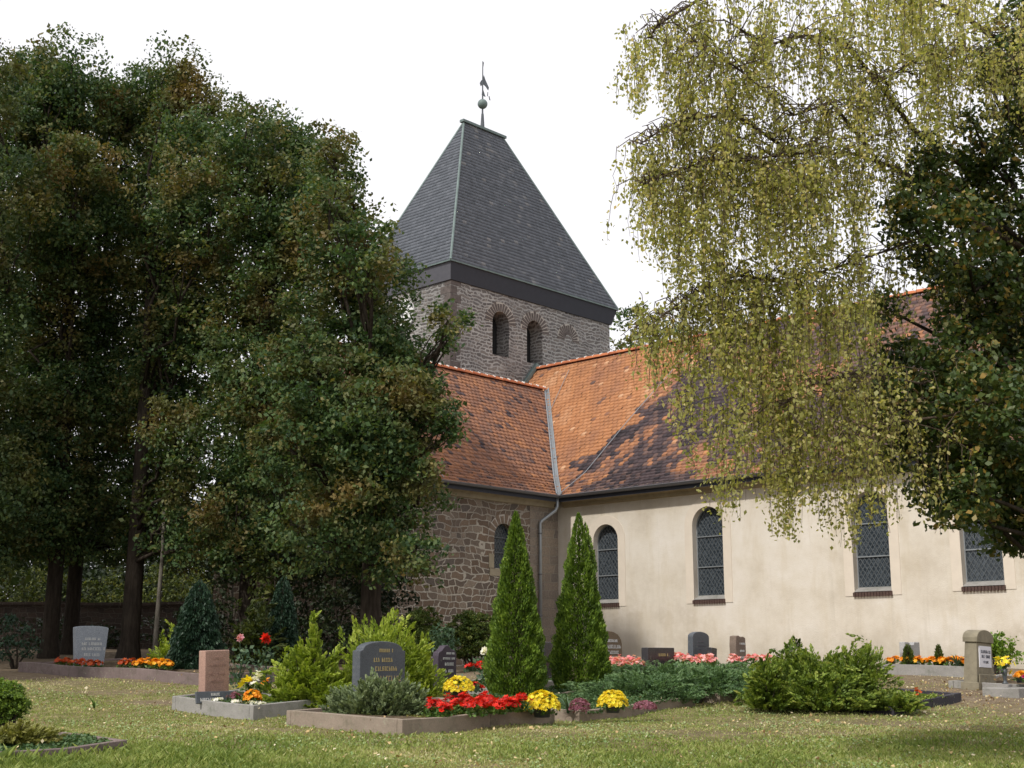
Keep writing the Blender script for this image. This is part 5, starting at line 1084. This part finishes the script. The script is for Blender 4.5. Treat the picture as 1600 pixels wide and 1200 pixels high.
# orange marigolds right
mg = [(1390, 24.9), (1400, 24.8), (1416, 24.7), (1426, 24.9), (1436, 24.7), (1448, 24.9), (1458, 24.7), (1474, 24.8), (1484, 24.9), (1494, 24.7), (1504, 24.8), (1510, 24.9), (1500, 25.2)]
for i, (px, Y) in enumerate(mg):
    flower('marigold', onp(px, colY(p7, .2+.12*(i % 2), px), .19), 'orange marigold in the grey kerb beside the sandstone stele', 'flower', 'orange' if i % 5 else 'pink', .11, .17+.03*(i > 8), 22, .05, 'orange marigolds at the right', seed=590+i, nl=50, ls=.05) if i % 5 else \
    flower('marigold', onp(px, colY(p7, .25, px), .19), 'pale apricot marigold among the orange ones beside the stele', 'flower', 'orange', .10, .14, 14, .05, 'pale marigolds at the right', seed=590+i, nl=50, ls=.05)
# rust and orange marigolds left
for i, (px, Y) in enumerate([(92, 23.8), (102, 23.9), (114, 23.8), (126, 23.9), (138, 23.9), (150, 24.0)]):
    flower('rust_marigold', onp(px, colY(p1, .3+.1*(i % 2), px), .16), 'rust-red marigold at the foot of the grey-blue headstone', 'flower', 'rust', .14, .16, 24, .05, 'rust-red marigolds at the left', seed=610+i, nl=60, ls=.05)
for i, (px, Y) in enumerate([(192, 23.6), (205, 23.6), (217, 23.6), (229, 23.5), (241, 23.6), (252, 23.5), (260, 23.6)]):
    flower('orange_marigold', onp(px, colY(p1, .3+.1*(i % 2), px), .16), 'orange marigold behind the long brown kerb left of the conical cypress', 'flower', 'orange' if i > 1 else 'rust', .13, .19, 26, .05, 'orange marigolds at the left', seed=620+i, nl=60, ls=.05)
# pink headstone grave
flower('orange_chrysanthemum', onp(393, colY(p2, 0.35, 393), .16), 'small orange chrysanthemum ball right of the pink headstone', 'flower', 'orange', .13, .18, 110, .03, seed=630, dome=True)
flower('lily', onp(385, colY(p2, 0.8, 385), .2), 'yellow lily bloom above the small orange ball', 'flower', 'yellow', .12, .28, 7, .10, seed=631, nl=40, ls=.07)
flower('white_flower', onp(401, 19.5, .2), 'white flower cluster left of the golden cypress', 'flower', 'white', .07, .36, 12, .06, seed=632, nl=40, ls=.06)
flower('maroon_plant', onp(366, colY(p2, 0.3, 366), .16), 'dark red leafy bedding plant beside the small plaque', 'flower', 'heather', .12, .14, 22, .035, seed=633, nl=80, leafm='herb')
flower('marigold', onp(415, colY(p2, 1.2, 415), .16), 'small orange flower under the golden cypress', 'flower', 'orange', .08, .26, 8, .04, seed=634, nl=80)
for i, px in enumerate((340, 366, 392, 405)):
    flower('white_edging', onp(px, colY(p2, .14, px), .17), 'tiny white edging blossoms along the pale kerb', 'flower', 'white', .09, .05, 12, .03, 'white edging flowers', seed=640+i, nl=20, ls=.02)
# roses
def rose(px, Y, pyt, pet, label, seed, rb=.05, spread=14):
    rg = np.random.default_rng(seed); b = G(px, Y); rt = empty('rose_bush', b, 0, label, 'rose', 'roses'); H = zof(pyt, Y)-b[2]
    mb = MB(); mb.tube([(0, 0, 0), (.03, 0, H*.5), (0, 0, H)], [.012, .008, .005], 6)
    for k in range(6): a = rg.uniform(0, 6.28); mb.tube([(0, 0, H*.2), (.18*math.cos(a), .18*math.sin(a), H*rg.uniform(.4, .8))], [.008, .004], 5)
    mb.build('stems', M['herb_grey'], rt)
    C = rg.normal(0, .13, (130, 3))+np.array([.02, 0, 0]); C[:, 2] = rg.uniform(.12, .86, 130)*H; leaves('leaves', C, rg, .075, M['herb_grey'], rt, .65)
    Cc = np.repeat(np.array([[0, 0, H]]), 16, 0)+unit(rg.normal(size=(16, 3)))*rb*.5; V_, F_ = rosettes(Cc, rg, rb*1.1, 6, unit(rg.normal(size=(16, 3))+np.array([0, -.4, .6]))); npmesh('blossom', V_, F_, M[pet], rt, rnd=rg.uniform(0, 1, len(F_)))
rose(371, 21.5, 996, 'rosepink', 'rose bush with one pale pink bloom behind the pink headstone', 651)
rose(412, 21.8, 998, 'red', 'rose bush with one dark red bloom left of the golden cypress', 652, .07)
rose(757, 23.5, 1018, 'white', 'rose with one whitish bloom against the clipped bush', 653, .06)
# red-leaved plant by the dark kerb
flower('red_plant', onp(1435, 20.0, .08), 'small reddish upright plant behind the dark kerb end', 'flower', 'rust', .05, .2, 10, .04, seed=655, nl=20, leafm='herb')
# strap-leaved plant
def strap(px, Y, lift, H, label, seed, mat='herb_grey', n=26, w_=.016):
    rg = np.random.default_rng(seed); b = onp(px, Y, lift); rt = empty('strap_leaf_plant', b, 0, label, 'plant'); V_ = []; F_ = []
    for i in range(n):
        a = rg.uniform(0, 6.28); l = H*rg.uniform(.7, 1.2); o_ = np.array([math.cos(a), math.sin(a), 0]); s_ = np.array([-math.sin(a), math.cos(a), 0])*w_; bs = len(V_)
        for t in (0, .35, .7, 1): p = o_*l*.75*t**1.4+np.array([0, 0, l*(1.2*t-.55*t*t)]); V_ += [p-s_*(1-t*.9), p+s_*(1-t*.9)]
        F_ += [(bs+2*k, bs+2*k+1, bs+2*k+3, bs+2*k+2) for k in range(3)]
    npmesh('leaves', V_, F_, M[mat], rt, rnd=rg.uniform(.2, .9, len(F_)))
strap(888, 18.2, .12, .28, 'grassy grey-green tuft between the thujas and purple heather', 661)
strap(1497, 25.6, .18, .34, 'arching strap-leaved plant beside the sandstone stele', 662)
# vase of yellow flowers and bowl
q = onp(1572, 21.9, .17); rt = empty('flower_vase', q, 0, 'slim dark vase of bright yellow flowers on the right grave', 'vase'); mb = MB(); mb.lathe([(.05, 0), (.055, .01), (.03, .03), (.025, .06), (.04, .16), (.055, .24), (.05, .24)], (0, 0, 0), 14); mb.build('vase', M['iron'], rt, smooth=True)
rg = np.random.default_rng(671); C = rg.normal(0, 1, (18, 3))*np.array([.09, .09, .05])+np.array([-.01, 0, .36]); V_, F_ = rosettes(C, rg, .06, 7, unit(C-np.array([0, 0, .25]))); npmesh('blossoms', V_, F_, M['yellow'], rt, rnd=np.tile(rg.uniform(0, 1, 18), 7))
mb = MB()
for c in C[:12]: mb.tube([(0, 0, .2), tuple(c)], [.004, .003], 4)
mb.build('flower_stems', M['herb'], rt); leaves('leaves', rg.normal(0, .05, (40, 3))+np.array([0, 0, .24]), rg, .06, M['herb'], rt, .4)
flower('planted_bowl', onp(1597, 22.2, .17), 'bowl of orange and red flowers at the right edge', 'flower bowl', 'orange', .16, .16, 30, .045, seed=672, nl=60, pot=True)
flower('planted_bowl', onp(1603, 21.9, .17), 'magenta flowers spilling from the bowl at the right edge', 'flower bowl', 'magenta', .06, .13, 10, .045, seed=673, nl=30)

# ------------------------------------------------------------------ lawn: blades, clover and fallen leaves
PL = [p3, p2, p4, p5, p6, p7, p8, p1, p9, p10, p11, p12, p13]
def freeof(x, y):
    ok = np.ones(len(x), bool)
    for p in PL:
        dx = x-p['K'][0]; dy = y-p['K'][1]; u = dx*UN[0]+dy*UN[1]; e = -(dx*EA[0]+dy*EA[1]); ok &= ~((u > -.015) & (u < p['lu']+.015) & (e > -.015) & (e < p['le']+.015))
    return ok
rg = np.random.default_rng(801); n = 260000
y = 11.6+(rg.uniform(0, 1, n)**1.5)*14.5; x = rg.uniform(-1, 1, n)*(y*.40+.6)
sm = soilmask(x, y); dens = np.clip(.75+.35*sn(x, y, .8, 1.)-.85*sm+.12*np.clip((14.5-y), 0, 2), .06, 1)
k = (rg.uniform(0, 1, n) < dens) & freeof(x, y); x, y, sm = x[k], y[k], sm[k]; n = len(x); print('blades', n)
pn = sn(x, y, .9, 2.); lush = np.clip(.5+.5*sn(x, y, .55, 4.), 0, 1)*np.clip((15.8-y)/2.5+.55, .35, 1.15)
H = (.016+.034*lush)*rg.uniform(.5, 1.4, n)
edge_ = np.zeros(n)
for p in PL:
    dx = x-p['K'][0]; dy = y-p['K'][1]; u_ = dx*UN[0]+dy*UN[1]; e__ = -(dx*EA[0]+dy*EA[1]); d_ = np.maximum(np.maximum(-u_, u_-p['lu']), np.maximum(-e__, e__-p['le'])); edge_ = np.maximum(edge_, np.clip(1-d_/.14, 0, 1))
H *= 1+1.3*edge_*rg.uniform(0, 1, n)
near = np.clip((E9[1]+.3-y)/1.2, 0, 1)*np.clip((-x-1.0)/1.5, 0, 1); H *= 1+1.3*near
a = rg.uniform(0, 6.28, n); wd = rg.uniform(.004, .009, n)*(1+.05*(y-11)); ln = rg.normal(0, .45, (n, 2))
base = np.stack([x, y, terr(x, y)-.004], 1); s_ = np.stack([np.cos(a)*wd, np.sin(a)*wd, 0*a], 1); tip = base+np.stack([ln[:, 0]*H, ln[:, 1]*H, H], 1); mid = base+np.stack([ln[:, 0]*H*.25, ln[:, 1]*H*.25, H*.6], 1)
V_ = np.stack([base-s_, base+s_, mid+s_*.8, tip], 1).reshape(-1, 3)
dry = .50-.36*lush+.26*pn+.12*sn(x, y, 2.6, 5.)+.3*sm-.08*near
o = npmesh('grass', V_, np.arange(4*n).reshape(n, 4), M['grass'], None, rnd=np.clip(dry+rg.normal(0, .17, n), 0, 1)); tag(o, 'short mixed green and dry grass of the lawn', 'grass', kind='stuff')
n = 42000; y = 11.6+rg.uniform(0, 1, n)**1.4*11; x = rg.uniform(-1, 1, n)*(y*.40+.6); cl = sn(x, y, 1.3, 6.); k = (cl+.25*rg.normal(size=n) > .1) & freeof(x, y) & (soilmask(x, y) < .5); x, y = x[k], y[k]; n = len(x)
C = np.stack([x, y, terr(x, y)+rg.uniform(.006, .03, n)], 1)
o = leaves('clover', C, rg, .026, M['clover'], None, .9, (0, 0, 2.0), rnd=.55+rg.normal(0, .22, n)); tag(o, 'patches of clover and small weeds in the lawn', 'ground cover', kind='stuff')
n = 9000; y = 11.8+rg.uniform(0, 1, n)**1.1*13; x = rg.uniform(-1, 1, n)*(y*.40+.6)
dn_ = .16+.75*np.clip((x-2.5)/5, 0, 1)*np.clip((y-15)/4, 0, 1)+.2*np.clip((sn(x, y, .7, 3.)), 0, 1)+.15*np.clip((y-19)/3, 0, 1)
k = (rg.uniform(0, 1, n) < dn_); x, y = x[k], y[k]; n = len(x); z = terr(x, y)+rg.uniform(.012, .035, n)
for p in PL: 
    inn = ~freeof(x, y); break
z = np.where(inn, z+.14, z)
o = leaves('fallen_leaves', np.stack([x, y, z], 1), rg, .037, M['litter'], None, .75, (0, 0, 1.6), rnd=rg.uniform(0, 1, n), svar=.5); tag(o, 'yellow and brown fallen leaves scattered on the lawn and path', 'leaves', kind='stuff')
# small post-like weed in the left lawn
strap(147, 19.6, 0, .22, 'small dark upright weed in the left lawn', 663, 'herb', 10, .012)
